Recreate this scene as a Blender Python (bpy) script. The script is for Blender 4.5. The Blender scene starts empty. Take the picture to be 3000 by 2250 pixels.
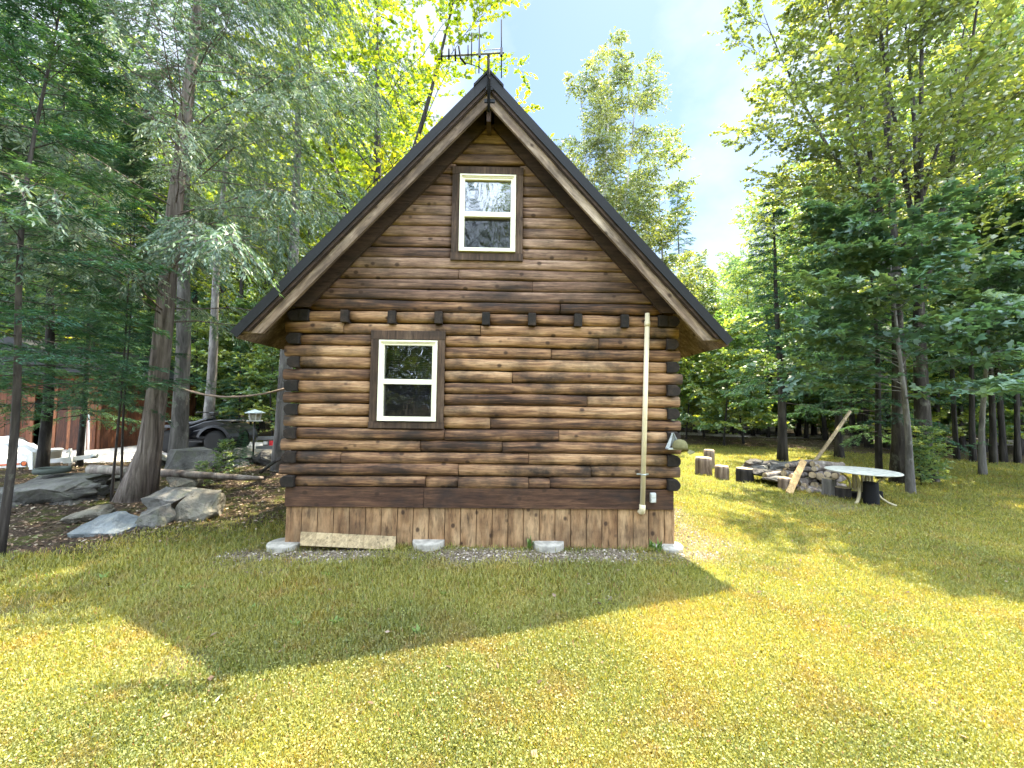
import bpy, math, random
import numpy as np
from mathutils import Vector, Matrix

R = math.radians
sc = bpy.context.scene
COL = sc.collection

# ------------------------------------------------------------------ camera
CAM_Z = 1.60
FPX = 1150.0 / 3000.0            # focal length as a share of the frame width
PIT, YAW, ROL = R(2.8886), R(-0.99346), R(0.74377)
cd = bpy.data.cameras.new("Camera")
cam = bpy.data.objects.new("Camera", cd)
COL.objects.link(cam)
cam.location = (0, 0, CAM_Z)
MC = Matrix.Rotation(YAW, 3, 'Z') @ Matrix.Rotation(math.pi / 2 + PIT, 3, 'X') @ Matrix.Rotation(ROL, 3, 'Z')
cam.rotation_euler = MC.to_euler()
cd.sensor_width = 36.0
cd.lens = 36.0 * FPX
cd.clip_start = 0.05
cd.clip_end = 600
sc.camera = cam

# ------------------------------------------------------------------ light
SUN_DIR = Vector((0.24, 0.40, 1.0)).normalized()     # towards the sun
EL = math.asin(SUN_DIR.z)
AZ = math.atan2(SUN_DIR.x, SUN_DIR.y)
w = bpy.data.worlds.new("World")
sc.world = w
w.use_nodes = True
nt = w.node_tree
nt.nodes.clear()
wo = nt.nodes.new('ShaderNodeOutputWorld')
bg = nt.nodes.new('ShaderNodeBackground')
sky = nt.nodes.new('ShaderNodeTexSky')
sky.sky_type = 'NISHITA'
sky.sun_disc = False
sky.sun_elevation = EL
sky.sun_rotation = AZ
sky.air_density = 1.0
sky.dust_density = 0.3
sky.ozone_density = 3.0
sky.altitude = 300
tc = nt.nodes.new('ShaderNodeTexCoord')
mp = nt.nodes.new('ShaderNodeMapping')
mp.inputs["Scale"].default_value = (1, 1, 1.6)
mp.inputs['Location'].default_value = (0.35, 0.0, 0.1)
nz = nt.nodes.new('ShaderNodeTexNoise')
nz.inputs['Scale'].default_value = 2.1
nz.inputs['Detail'].default_value = 7
nz.inputs['Roughness'].default_value = 0.55
cr = nt.nodes.new('ShaderNodeValToRGB')
cr.color_ramp.elements[0].position = 0.36
cr.color_ramp.elements[1].position = 0.56
cr.color_ramp.elements[0].color = (0.13, 0.13, 0.13, 1)
mx = nt.nodes.new('ShaderNodeMix')
mx.data_type = 'RGBA'
mx.inputs['B'].default_value = (13.6, 15.8, 19.0, 1)
nt.links.new(tc.outputs['Generated'], mp.inputs['Vector'])
nt.links.new(mp.outputs[0], nz.inputs['Vector'])
nt.links.new(nz.outputs['Fac'], cr.inputs[0])
gap = nt.nodes.new('ShaderNodeVectorMath'); gap.operation = 'DISTANCE'      # a gap in the thin cloud, above the cabin
gap.inputs[1].default_value = tuple((MC @ Vector(((1640 - 1500) / 1150.0, -(330 - 1125) / 1150.0, -1.0))).normalized())
gr_ = nt.nodes.new('ShaderNodeMapRange'); gr_.interpolation_type = 'SMOOTHSTEP'
gr_.inputs['From Min'].default_value = 0.05; gr_.inputs['From Max'].default_value = 0.34; gr_.inputs['To Min'].default_value = -0.22; gr_.inputs['To Max'].default_value = 0.12
ga = nt.nodes.new('ShaderNodeMath'); ga.operation = 'ADD'
nt.links.new(tc.outputs['Generated'], gap.inputs[0]); nt.links.new(gap.outputs['Value'], gr_.inputs['Value'])
nt.links.new(gr_.outputs[0], ga.inputs[0]); nt.links.new(nz.outputs['Fac'], ga.inputs[1]); nt.links.new(ga.outputs[0], cr.inputs[0])
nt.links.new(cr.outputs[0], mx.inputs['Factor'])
# cloud dimmed ahead by direction, and brightened behind the camera as added fill light
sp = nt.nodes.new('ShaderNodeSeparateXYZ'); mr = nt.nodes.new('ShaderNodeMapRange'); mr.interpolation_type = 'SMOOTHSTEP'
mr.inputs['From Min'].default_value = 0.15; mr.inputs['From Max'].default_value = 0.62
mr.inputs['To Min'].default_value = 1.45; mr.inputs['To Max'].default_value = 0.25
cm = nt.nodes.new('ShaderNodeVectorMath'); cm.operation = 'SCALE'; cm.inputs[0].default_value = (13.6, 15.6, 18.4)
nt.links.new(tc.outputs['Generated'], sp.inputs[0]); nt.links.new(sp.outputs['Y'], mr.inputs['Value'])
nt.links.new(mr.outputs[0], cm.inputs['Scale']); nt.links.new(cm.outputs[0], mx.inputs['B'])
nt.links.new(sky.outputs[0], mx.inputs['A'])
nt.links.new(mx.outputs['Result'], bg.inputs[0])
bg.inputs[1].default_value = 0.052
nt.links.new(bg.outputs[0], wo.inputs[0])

sd = bpy.data.lights.new("sun", 'SUN')
sd.energy = 5.0
sd.angle = R(0.5)
sd.color = (1.0, 0.89, 0.68)
so = bpy.data.objects.new("sun", sd)
COL.objects.link(so)
so.rotation_euler = SUN_DIR.to_track_quat('Z', 'Y').to_euler()
so.location = (10, 20, 40)

vs = sc.view_settings
vs.view_transform = 'Standard'
vs.look = 'None'
vs.gamma = 1
vs.exposure = 2.6
vs.use_curve_mapping = False
cy = sc.cycles
cy.use_denoising = True
cy.max_bounces = 7
cy.diffuse_bounces = 3
cy.glossy_bounces = 3
cy.transmission_bounces = 5
cy.transparent_max_bounces = 8
cy.caustics_reflective = False
cy.caustics_refractive = False
cy.sample_clamp_indirect = 6

rng = np.random.default_rng(7)
random.seed(7)

# ------------------------------------------------------------------ helpers
def at(px, py, y):
    """world point on the plane y that the photograph shows at (px, py)"""
    d = MC @ Vector(((px - 1500) / 1150.0, -(py - 1125) / 1150.0, -1.0))
    return Vector((0, 0, CAM_Z)) + d * (y / d.y)

def gz(x, y):
    x = np.asarray(x, float); y = np.asarray(y, float)
    z = 0.03 - 0.03 * np.clip((x - 2.2) / 1.5, 0, 1) + 0.068 * np.clip(4.35 - y, 0, 7.5) * np.clip((x + 7) / 4.0, 0.2, 1)
    z = z + 0.018 * np.sin(x * 1.7 + 0.6 * y) * np.sin(y * 1.3 - 0.4 * x + 1) + 0.010 * np.sin(x * 4.1 + 2) * np.sin(y * 3.7)
    # the bank under the cedar and the rocks rises a little towards the drive
    z = z + 0.10 * np.clip((y - 7.0) / 3.0, 0, 1) * np.clip((-3.4 - x) / 2.0, 0, 1)
    far = np.clip((np.hypot(x, y) - 28) / 40, 0, 1)
    return z + 1.2 * far * far + 0.05 * np.sin(x * 0.35) * np.sin(y * 0.3) * np.clip((np.hypot(x, y) - 13) / 8, 0, 1)

def G(x, y):
    return float(gz(x, y))

def tag(o, label=None, cat=None, group=None, kind=None):
    if label: o['label'] = label
    if cat: o['category'] = cat
    if group: o['group'] = group
    if kind: o['kind'] = kind
    return o

def empty(name, loc, label, cat, group=None, rz=0):
    o = bpy.data.objects.new(name, None)
    COL.objects.link(o)
    o.location = loc
    o.rotation_euler = (0, 0, rz)
    o.empty_display_size = 0.2
    return tag(o, label, cat, group)

def copy_tree(o, parent=None):
    c = o.copy()
    COL.objects.link(c)
    if parent is not None:
        c.parent = parent
    for ch in list(o.children):
        copy_tree(ch, c)
    return c

class MB:
    """collects shapes (world coordinates), then links them as one mesh"""
    def __init__(s):
        s.v = []; s.f = []; s.t = []; s.sm = []

    def face(s, pts, tone=0.5, smooth=False):
        b = len(s.v)
        s.v += [tuple(p) for p in pts]
        s.f.append(tuple(range(b, b + len(pts)))); s.t.append(tone); s.sm.append(smooth)

    def box(s, x0, x1, y0, y1, z0, z1, tone=0.5, mat=None):
        b = len(s.v)
        P = [(x0, y0, z0), (x1, y0, z0), (x1, y1, z0), (x0, y1, z0), (x0, y0, z1), (x1, y0, z1), (x1, y1, z1), (x0, y1, z1)]
        if mat is not None: P = [tuple(mat @ Vector(p)) for p in P]
        s.v += P
        for q in ((0, 3, 2, 1), (4, 5, 6, 7), (0, 1, 5, 4), (1, 2, 6, 5), (2, 3, 7, 6), (3, 0, 4, 7)):
            s.f.append(tuple(b + i for i in q)); s.t.append(tone); s.sm.append(False)
        return s

    def prism(s, poly, y0, y1, tone=0.5):
        """polygon in x,z extruded along y"""
        n = len(poly); b = len(s.v)
        s.v += [(p[0], y0, p[1]) for p in poly] + [(p[0], y1, p[1]) for p in poly]
        s.f.append(tuple(range(b, b + n))); s.f.append(tuple(range(b + 2 * n - 1, b + n - 1, -1)))
        s.t += [tone] * 2; s.sm += [False] * 2
        for i in range(n):
            j = (i + 1) % n
            s.f.append((b + i, b + n + i, b + n + j, b + j)); s.t.append(tone); s.sm.append(False)
        return s

    def tube(s, pts, rad, sides=8, tone=0.5, cap=True, smooth=True, wob=0, squash=1.0, pw=0):
        pts = [Vector(p) for p in pts]
        n = len(pts)
        if not hasattr(rad, '__len__'): rad = [rad] * n
        up = Vector((0, 0, 1))
        b = len(s.v)
        t0 = (pts[1] - pts[0]).normalized()
        if abs(t0.z) > 0.9: up = Vector((1, 0, 0))
        a = t0.cross(up).normalized()
        for i in range(n):
            t = (pts[min(i + 1, n - 1)] - pts[max(i - 1, 0)]).normalized()
            a = (a - t * a.dot(t)).normalized()
            c = t.cross(a)
            for k in range(sides):
                an = 2 * math.pi * k / sides
                r = rad[i] * (1 + (random.uniform(-wob, wob) if wob else 0))
                if pw: r /= (abs(math.cos(an)) ** pw + abs(math.sin(an)) ** pw) ** (1 / pw)
                s.v.append(tuple(pts[i] + a * (r * math.cos(an)) + c * (r * math.sin(an) * squash)))
        for i in range(n - 1):
            for k in range(sides):
                k2 = (k + 1) % sides
                s.f.append((b + i * sides + k, b + (i + 1) * sides + k, b + (i + 1) * sides + k2, b + i * sides + k2))
                s.t.append(tone); s.sm.append(smooth)
        if cap:
            s.f.append(tuple(b + k for k in range(sides))); s.t.append(tone); s.sm.append(False)
            s.f.append(tuple(b + (n - 1) * sides + k for k in range(sides - 1, -1, -1))); s.t.append(tone); s.sm.append(False)
        return s

    def lathe(s, prof, c=(0, 0, 0), sides=20, tone=0.5, smooth=True):
        """profile of (radius, z), turned about z at c"""
        b = len(s.v); n = len(prof)
        for r, z in prof:
            for k in range(sides):
                an = 2 * math.pi * k / sides
                s.v.append((c[0] + r * math.cos(an), c[1] + r * math.sin(an), c[2] + z))
        for i in range(n - 1):
            for k in range(sides):
                k2 = (k + 1) % sides
                s.f.append((b + i * sides + k, b + i * sides + k2, b + (i + 1) * sides + k2, b + (i + 1) * sides + k))
                s.t.append(tone); s.sm.append(smooth)
        s.f.append(tuple(b + k for k in range(sides - 1, -1, -1))); s.t.append(tone); s.sm.append(False)
        s.f.append(tuple(b + (n - 1) * sides + k for k in range(sides))); s.t.append(tone); s.sm.append(False)
        return s

    def build(s, name, m, parent=None, loc=None, bevel=0):
        """parent: mesh coordinates become local to the parent's world place"""
        me = bpy.data.meshes.new(name)
        off = Vector((0, 0, 0)); p = parent
        while p is not None:
            off += p.location; p = p.parent
        if parent is None and loc is not None: off = Vector(loc)
        me.from_pydata([(v[0] - off.x, v[1] - off.y, v[2] - off.z) for v in s.v], [], s.f)
        a = me.attributes.new('tone', 'FLOAT', 'FACE')
        a.data.foreach_set('value', s.t)
        me.polygons.foreach_set('use_smooth', s.sm)
        me.materials.append(m)
        me.update()
        o = bpy.data.objects.new(name, me)
        COL.objects.link(o)
        if parent is not None: o.parent = parent
        elif loc is not None: o.location = loc
        if bevel:
            b = o.modifiers.new('bevel', 'BEVEL'); b.width = bevel; b.segments = 2; b.limit_method = 'ANGLE'
        return o

def cloud(name, V, nper, tone, m, parent=None):
    """V: (faces, nper, 3) array of separate polygons"""
    nf = len(V)
    me = bpy.data.meshes.new(name)
    me.vertices.add(nf * nper); me.loops.add(nf * nper); me.polygons.add(nf)
    me.vertices.foreach_set('co', np.ascontiguousarray(V, dtype=np.float32).ravel())
    me.loops.foreach_set('vertex_index', np.arange(nf * nper, dtype=np.int32))
    me.polygons.foreach_set('loop_start', np.arange(0, nf * nper, nper, dtype=np.int32))
    me.polygons.foreach_set('loop_total', np.full(nf, nper, dtype=np.int32))
    a = me.attributes.new('tone', 'FLOAT', 'FACE')
    a.data.foreach_set('value', np.asarray(tone, dtype=np.float32))
    me.materials.append(m)
    me.update(calc_edges=True)
    o = bpy.data.objects.new(name, me)
    COL.objects.link(o)
    if parent is not None: o.parent = parent
    return o

# ------------------------------------------------------------------ materials
class N:
    def __init__(s, name):
        s.m = bpy.data.materials.new(name); s.m.use_nodes = True
        s.t = s.m.node_tree; s.t.nodes.clear()
        s.out = s.t.nodes.new('ShaderNodeOutputMaterial')

    def put(s, sock, v):
        if isinstance(v, bpy.types.NodeSocket): s.t.links.new(v, sock)
        elif v is not None:
            if isinstance(v, (tuple, list)) and len(v) == 3 and sock.type == 'RGBA': v = (*v, 1)
            sock.default_value = v

    def n(s, typ, ins=None, out=0, **kw):
        nd = s.t.nodes.new('ShaderNode' + typ)
        for k, v in kw.items(): setattr(nd, k, v)
        for k, v in (ins or {}).items(): s.put(nd.inputs[k], v)
        return nd.outputs[out]

    def co(s, scale=(1, 1, 1), src='Object', rot=(0, 0, 0)):
        if src == 'Position': c = s.n('NewGeometry', out='Position')
        else: c = s.n('TexCoord', out=src)
        return s.n('Mapping', {'Vector': c, 'Scale': scale, 'Rotation': rot})

    def noise(s, vec, scale=5, detail=4, rough=0.55, w=None, dist=0):
        nd = s.t.nodes.new('ShaderNodeTexNoise')
        if w is not None:
            nd.noise_dimensions = '4D'; s.put(nd.inputs['W'], w)
        s.put(nd.inputs['Vector'], vec); s.put(nd.inputs['Scale'], scale)
        s.put(nd.inputs['Detail'], detail); s.put(nd.inputs['Roughness'], rough); s.put(nd.inputs['Distortion'], dist)
        return nd.outputs['Fac']

    def vor(s, vec, scale=5, out='Distance', feature='F1'):
        return s.n('TexVoronoi', {'Vector': vec, 'Scale': scale}, out=out, feature=feature)

    def ramp(s, fac, stops):
        nd = s.t.nodes.new('ShaderNodeValToRGB')
        el = nd.color_ramp.elements
        while len(el) < len(stops): el.new(0.5)
        for e, (p, c) in zip(el, stops):
            e.position = p
            e.color = (c, c, c, 1) if not hasattr(c, '__len__') else (*c, 1)
        s.put(nd.inputs[0], fac)
        return nd.outputs[0]

    def mix(s, fac, a, b, mode='MIX'):
        nd = s.t.nodes.new('ShaderNodeMix'); nd.data_type = 'RGBA'; nd.blend_type = mode
        s.put(nd.inputs['Factor'], fac); s.put(nd.inputs['A'], a); s.put(nd.inputs['B'], b)
        return nd.outputs['Result']

    def math(s, op, a, b=0.5, clamp=False):
        nd = s.t.nodes.new('ShaderNodeMath'); nd.operation = op; nd.use_clamp = clamp
        s.put(nd.inputs[0], a); s.put(nd.inputs[1], b)
        return nd.outputs[0]

    def attr(s, name='tone'):
        return s.n('Attribute', out='Fac', attribute_name=name)

    def rnd(s):
        return s.n('ObjectInfo', out='Random')

    def bump(s, h, strength=0.5, dist=0.01):
        return s.n('Bump', {'Height': h, 'Strength': strength, 'Distance': dist})

    def pbr(s, col, rough=0.8, normal=None, spec=0.3, metal=0.0):
        nd = s.t.nodes.new('ShaderNodeBsdfPrincipled')
        s.put(nd.inputs['Base Color'], col); s.put(nd.inputs['Roughness'], rough)
        s.put(nd.inputs['Specular IOR Level'], spec); s.put(nd.inputs['Metallic'], metal)
        if normal is not None: s.put(nd.inputs['Normal'], normal)
        s.t.links.new(nd.outputs[0], s.out.inputs[0])
        return s.m

def wood(name, stops, axis='x', stretch=14, tone_amt=0.5, knots=True, stain=0.6, rough=0.75, bump=0.6, stain_col=(0.022, 0.017, 0.014), fine=1.0):
    k = N(name)
    sc_ = {'x': (1, stretch, stretch), 'y': (stretch, 1, stretch), 'z': (stretch, stretch, 1)}[axis]
    sc2 = {'x': (1, 3.2, 3.2), 'y': (3.2, 1, 3.2), 'z': (3.2, 3.2, 1)}[axis]
    tone = k.attr()
    W = k.math('MULTIPLY', tone, 37.0)
    g = k.noise(k.co(sc_), 2.2 * fine, 5, 0.6, w=W, dist=0.4)
    g2 = k.noise(k.co(sc2), 1.6, 4, 0.55, w=W)
    v = k.math('ADD', k.math('MULTIPLY', g, 0.55), k.math('MULTIPLY', g2, 0.45))
    v = k.math('ADD', v, k.math('MULTIPLY', k.math('SUBTRACT', tone, 0.5), tone_amt))
    col = k.ramp(v, stops)
    # long drying cracks and weather stain
    crk = k.ramp(k.noise(k.co(sc_), 7.0 * fine, 3, 0.6, w=W), [(0.30, 0.16), (0.45, 1.0)])
    col = k.mix(0.7, col, crk, 'MULTIPLY')
    fin = k.ramp(k.noise(k.co(sc_), 5.5 * fine, 4, 0.7, w=W), [(0.36, 0.55), (0.60, 1.18)])
    col = k.mix(0.8, col, fin, 'MULTIPLY')
    st = k.ramp(k.noise(k.co((1.0, 1.2, 1.6)), 1.9, 5, 0.62), [(0.46, 0.0), (0.66, 1.0)])
    col = k.mix(k.math('MULTIPLY', st, stain), col, stain_col)
    h = g
    if knots:
        kv = {'x': (5.5, 7, 7), 'y': (7, 5.5, 7), 'z': (7, 7, 5.5)}[axis]
        d = k.vor(k.co(kv), 1.0)
        kn = k.ramp(d, [(0.10, 1.0), (0.19, 0.0)])
        col = k.mix(k.math('MULTIPLY', kn, 0.85), col, (0.03, 0.016, 0.010))
    return k.pbr(col, rough, k.bump(h, bump, 0.006), 0.25)

m_log = wood('weathered_log', [(0.35, (0.030, 0.016, 0.011)), (0.45, (0.128, 0.066, 0.036)), (0.55, (0.29, 0.165, 0.085)), (0.70, (0.46, 0.305, 0.175))], 'x', 16, 0.20, True, 0.95, bump=1.0)
m_gable = wood('weathered_gable_log', [(0.34, (0.045, 0.027, 0.021)), (0.45, (0.142, 0.082, 0.056)), (0.56, (0.265, 0.168, 0.115)), (0.72, (0.41, 0.29, 0.205))], 'x', 16, 0.22, True, 0.6, bump=1.0)
m_darklog = wood('dark_end_grain', [(0.36, (0.007, 0.006, 0.005)), (0.52, (0.020, 0.014, 0.011)), (0.72, (0.065, 0.042, 0.027))], 'y', 9, 0.2, False, 0.4)
m_sill = wood('dark_stained_board', [(0.32, (0.020, 0.011, 0.008)), (0.5, (0.062, 0.031, 0.019)), (0.72, (0.145, 0.076, 0.042))], 'x', 11, 0.4, True, 0.9, stain_col=(0.016, 0.013, 0.013))
m_trim = wood('window_trim_wood', [(0.32, (0.028, 0.018, 0.013)), (0.5, (0.075, 0.046, 0.031)), (0.72, (0.17, 0.115, 0.08))], 'z', 12, 0.4, True, 0.6)
m_ply = wood('plywood_siding', [(0.34, (0.13, 0.066, 0.031)), (0.47, (0.25, 0.145, 0.072)), (0.64, (0.37, 0.245, 0.135))], 'z', 5, 0.22, True, 0.5, stain_col=(0.05, 0.03, 0.02))
m_raw = wood('raw_plywood', [(0.3, (0.22, 0.16, 0.085)), (0.6, (0.36, 0.28, 0.16)), (0.8, (0.45, 0.36, 0.22))], 'z', 5, 0.3, False, 0.3, stain_col=(0.10, 0.07, 0.04))
m_rafter = wood('weathered_rafter', [(0.33, (0.075, 0.050, 0.036)), (0.46, (0.20, 0.142, 0.102)), (0.64, (0.40, 0.32, 0.245))], 'x', 9, 0.3, True, 0.8, stain_col=(0.05, 0.035, 0.027))
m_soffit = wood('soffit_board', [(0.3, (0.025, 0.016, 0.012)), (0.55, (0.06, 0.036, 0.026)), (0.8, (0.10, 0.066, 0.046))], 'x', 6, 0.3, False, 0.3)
m_plank = wood('fresh_plank', [(0.3, (0.36, 0.22, 0.09)), (0.55, (0.50, 0.34, 0.16)), (0.8, (0.60, 0.44, 0.24))], 'z', 12, 0.2, False, 0.15)
m_cut = wood('cut_wood_face', [(0.3, (0.30, 0.22, 0.13)), (0.6, (0.46, 0.37, 0.24)), (0.8, (0.55, 0.46, 0.33))], 'z', 4, 0.3, False, 0.3)

def bark(name, c0, c1, c2, sx=14, lich=0.25, lcol=(0.30, 0.31, 0.25)):
    k = N(name)
    v = k.noise(k.co((sx, sx, 1.3)), 1.0, 6, 0.65, dist=0.6)
    col = k.ramp(v, [(0.32, c0), (0.5, c1), (0.72, c2)])
    li = k.ramp(k.noise(k.co((1, 1, 0.7)), 5.0, 5, 0.65), [(0.56, 0.0), (0.68, 1.0)])
    col = k.mix(k.math('MULTIPLY', li, lich), col, lcol)
    return k.pbr(col, 0.9, k.bump(v, 1.0, 0.02), 0.15)

b_cedar = bark('cedar_bark', (0.045, 0.036, 0.031), (0.14, 0.115, 0.10), (0.29, 0.25, 0.225), 16, 0.2)
b_grey = bark('grey_bark', (0.05, 0.046, 0.043), (0.12, 0.112, 0.105), (0.24, 0.225, 0.21), 8, 0.5, (0.33, 0.34, 0.30))
b_dark = bark('dark_bark', (0.012, 0.011, 0.011), (0.034, 0.030, 0.028), (0.075, 0.066, 0.06), 9, 0.2, (0.10, 0.12, 0.09))
b_maple = bark('maple_bark', (0.014, 0.012, 0.011), (0.042, 0.036, 0.033), (0.11, 0.098, 0.088), 9, 0.3)
b_birch = bark('birch_bark', (0.06, 0.05, 0.045), (0.34, 0.32, 0.29), (0.55, 0.53, 0.49), 3, 0.2)
b_stump = bark('stump_bark', (0.06, 0.042, 0.032), (0.17, 0.125, 0.095), (0.33, 0.265, 0.21), 9, 0.25)
b_fire = bark('firewood_bark', (0.06, 0.048, 0.042), (0.18, 0.15, 0.13), (0.36, 0.32, 0.28), 7, 0.4)

def leafmat(name, dark, mid, light, trans=0.45, tcol=(1.25, 1.15, 0.35), rough=0.55, gloss=0.05):
    k = N(name)
    tone = k.attr()
    t = k.math('ADD', k.math('MULTIPLY', tone, 0.85), k.math('MULTIPLY', k.rnd(), 0.15))
    col = k.ramp(t, [(0.05, dark), (0.5, mid), (0.95, light)])
    tc_ = k.mix(1.0, col, tcol, 'MULTIPLY')
    d = k.n('BsdfDiffuse', {'Color': col})
    tr = k.n('BsdfTranslucent', {'Color': tc_})
    s1 = k.n('MixShader', {0: trans, 1: d, 2: tr})
    gl = k.n('BsdfGlossy', {'Color': (1, 1, 1, 1), 'Roughness': rough})
    s2 = k.n('MixShader', {0: gloss, 1: s1, 2: gl})
    k.t.links.new(s2, k.out.inputs[0])
    return k.m

l_cedar = leafmat('cedar_foliage', (0.048, 0.096, 0.066), (0.108, 0.174, 0.114), (0.264, 0.312, 0.216), 0.38, (1.3, 1.35, 0.6), 0.55, 0.035)
l_fir = leafmat('fir_foliage', (0.0182, 0.0559, 0.0403), (0.0442, 0.1144, 0.0741), (0.117, 0.2145, 0.0975), 0.3, (1.3, 1.3, 0.5), 0.6, 0.015)
l_maple = leafmat('maple_foliage', (0.0735, 0.1313, 0.021), (0.147, 0.2258, 0.0315), (0.294, 0.3255, 0.042), 0.6, (1.5, 1.35, 0.3), 0.5, 0.05)
l_sap = leafmat('sapling_foliage', (0.05, 0.115, 0.085), (0.095, 0.18, 0.125), (0.20, 0.28, 0.13), 0.45, (1.3, 1.25, 0.5), 0.5, 0.05)
l_birch = leafmat('birch_foliage', (0.072, 0.114, 0.042), (0.138, 0.192, 0.066), (0.264, 0.288, 0.084), 0.5, (1.4, 1.3, 0.45), 0.45, 0.09)
l_wood = leafmat('woodland_foliage', (0.0607, 0.135, 0.0675), (0.1283, 0.2228, 0.0945), (0.324, 0.378, 0.1013), 0.5, (1.5, 1.4, 0.4), 0.5, 0.06)

def rockmat(name, c0, c1, c2, moss=0.3):
    k = N(name)
    v = k.noise(k.co(), 3.0, 7, 0.65)
    col = k.ramp(v, [(0.3, c0), (0.5, c1), (0.72, c2)])
    ms = k.ramp(k.noise(k.co(), 6.0, 5, 0.6), [(0.52, 0.0), (0.66, 1.0)])
    col = k.mix(k.math('MULTIPLY', ms, moss), col, (0.075, 0.09, 0.04))
    v2 = k.noise(k.co(), 22, 5, 0.7)
    col = k.mix(0.35, col, k.ramp(v2, [(0.3, 0.35), (0.7, 1.0)]), 'MULTIPLY')
    return k.pbr(col, 0.88, k.bump(k.math('ADD', v2, v), 0.9, 0.03), 0.2)

r_grey = rockmat('grey_rock', (0.06, 0.058, 0.055), (0.14, 0.135, 0.125), (0.27, 0.26, 0.245), 0.55)
r_blue = rockmat('blue_grey_rock', (0.08, 0.09, 0.097), (0.17, 0.19, 0.20), (0.32, 0.345, 0.36), 0.2)
r_tan = rockmat('tan_rock', (0.09, 0.08, 0.066), (0.18, 0.165, 0.135), (0.31, 0.285, 0.24), 0.4)
r_dark = rockmat('dark_rock', (0.035, 0.033, 0.032), (0.075, 0.07, 0.066), (0.15, 0.14, 0.13), 0.3)

def plain(name, col, rough=0.5, spec=0.4, metal=0.0, var=0.25, sc_=6.0, bump=0.0):
    k = N(name)
    v = k.noise(k.co(), sc_, 5, 0.6)
    c = k.mix(1.0, col, k.ramp(v, [(0.3, 1 - var), (0.7, 1.0)]), 'MULTIPLY')
    return k.pbr(c, k.math('ADD', rough, k.math('MULTIPLY', k.math('SUBTRACT', v, 0.5), 0.2)), k.bump(v, bump, 0.01) if bump else None, spec, metal)

m_vinyl = plain('cream_vinyl', (0.78, 0.75, 0.60), 0.4, 0.4, var=0.08)
m_pvc = plain('aged_pvc', (0.62, 0.54, 0.36), 0.45, 0.4, var=0.18, sc_=3)
m_metalroof = plain('dark_roof_metal', (0.010, 0.012, 0.013), 0.55, 0.25, var=0.3, sc_=2)
m_flash = plain('drip_edge_metal', (0.012, 0.013, 0.015), 0.6, 0.2, var=0.25, sc_=3)
m_conc = plain('concrete', (0.40, 0.375, 0.325), 0.9, 0.15, var=0.55, sc_=11, bump=0.6)
m_alu = plain('dull_aluminium', (0.20, 0.21, 0.215), 0.6, 0.3, 0.4, 0.3)
m_galv = plain('galvanised_steel', (0.48, 0.52, 0.52), 0.45, 0.5, 0.4, 0.35, 12)
m_black = plain('black_plastic', (0.008, 0.008, 0.009), 0.35, 0.5, var=0.2)
m_gloss = plain('black_paint', (0.005, 0.005, 0.007), 0.3, 0.35, var=0.1)
m_seat = plain('vinyl_seat', (0.02, 0.02, 0.024), 0.35, 0.5, var=0.2)
m_tyre = plain('tyre_rubber', (0.018, 0.018, 0.018), 0.8, 0.3, var=0.3)
m_oldtyre = plain('dusty_rubber', (0.085, 0.10, 0.088), 0.85, 0.2, var=0.35)
m_white = plain('white_paint', (0.74, 0.73, 0.70), 0.45, 0.4, var=0.12)
m_bucket = plain('white_plastic', (0.74, 0.75, 0.76), 0.4, 0.4, var=0.08)
m_olive = plain('olive_cloth', (0.16, 0.15, 0.075), 0.9, 0.1, var=0.3, sc_=25)
m_orange = plain('orange_reflector', (0.62, 0.13, 0.03), 0.3, 0.5, var=0.1)
m_red = plain('red_reflector', (0.55, 0.02, 0.03), 0.25, 0.5, var=0.15)
m_shed = wood('orange_stained_board', [(0.3, (0.05, 0.019, 0.010)), (0.5, (0.13, 0.045, 0.019)), (0.75, (0.25, 0.095, 0.04))], 'z', 9, 0.5, False, 0.15)
m_tarp = plain('white_tarp', (0.72, 0.73, 0.78), 0.4, 0.4, var=0.25, sc_=5, bump=0.5)
m_rope = plain('fraying_rope', (0.33, 0.25, 0.19), 0.95, 0.1, var=0.5, sc_=30)
m_table = plain('weathered_table_top', (0.50, 0.50, 0.44), 0.8, 0.1, var=0.5, sc_=14)
m_tleg = plain('cream_table_metal', (0.44, 0.38, 0.24), 0.5, 0.4, var=0.3)
m_char = plain('charred_wood', (0.010, 0.010, 0.012), 0.8, 0.2, var=0.4, sc_=9, bump=0.4)
m_outlet = plain('grey_outlet_plastic', (0.46, 0.47, 0.45), 0.5, 0.4, var=0.12)
m_tin = plain('pale_feeder_roof', (0.62, 0.70, 0.70), 0.4, 0.5, var=0.15)
m_cable = plain('black_cable', (0.010, 0.010, 0.010), 0.9, 0.05, var=0.1)
m_room = plain('dim_interior', (0.10, 0.08, 0.06), 0.9, 0.1, var=0.2)
m_blind = plain('dusty_blind', (0.16, 0.16, 0.15), 0.6, 0.3, var=0.2)

def glassmat():
    k = N('window_glass')
    h = k.noise(k.co((1.0, 1, 0.55)), 3.4, 3, 0.5, dist=1.2)
    b = k.bump(h, 0.6, 0.012)
    fr = k.n('Fresnel', {'IOR': 1.75, 'Normal': b})
    fr = k.math('ADD', k.math('MULTIPLY', fr, 1.15), 0.01, True)
    tr = k.n('BsdfTransparent', {'Color': (0.75, 0.78, 0.78, 1)})
    gl = k.n('BsdfGlossy', {'Color': (0.95, 0.96, 1, 1), 'Roughness': 0.015, 'Normal': b})
    k.t.links.new(k.n('MixShader', {0: fr, 1: tr, 2: gl}), k.out.inputs[0])
    return k.m
m_glass = glassmat()

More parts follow.
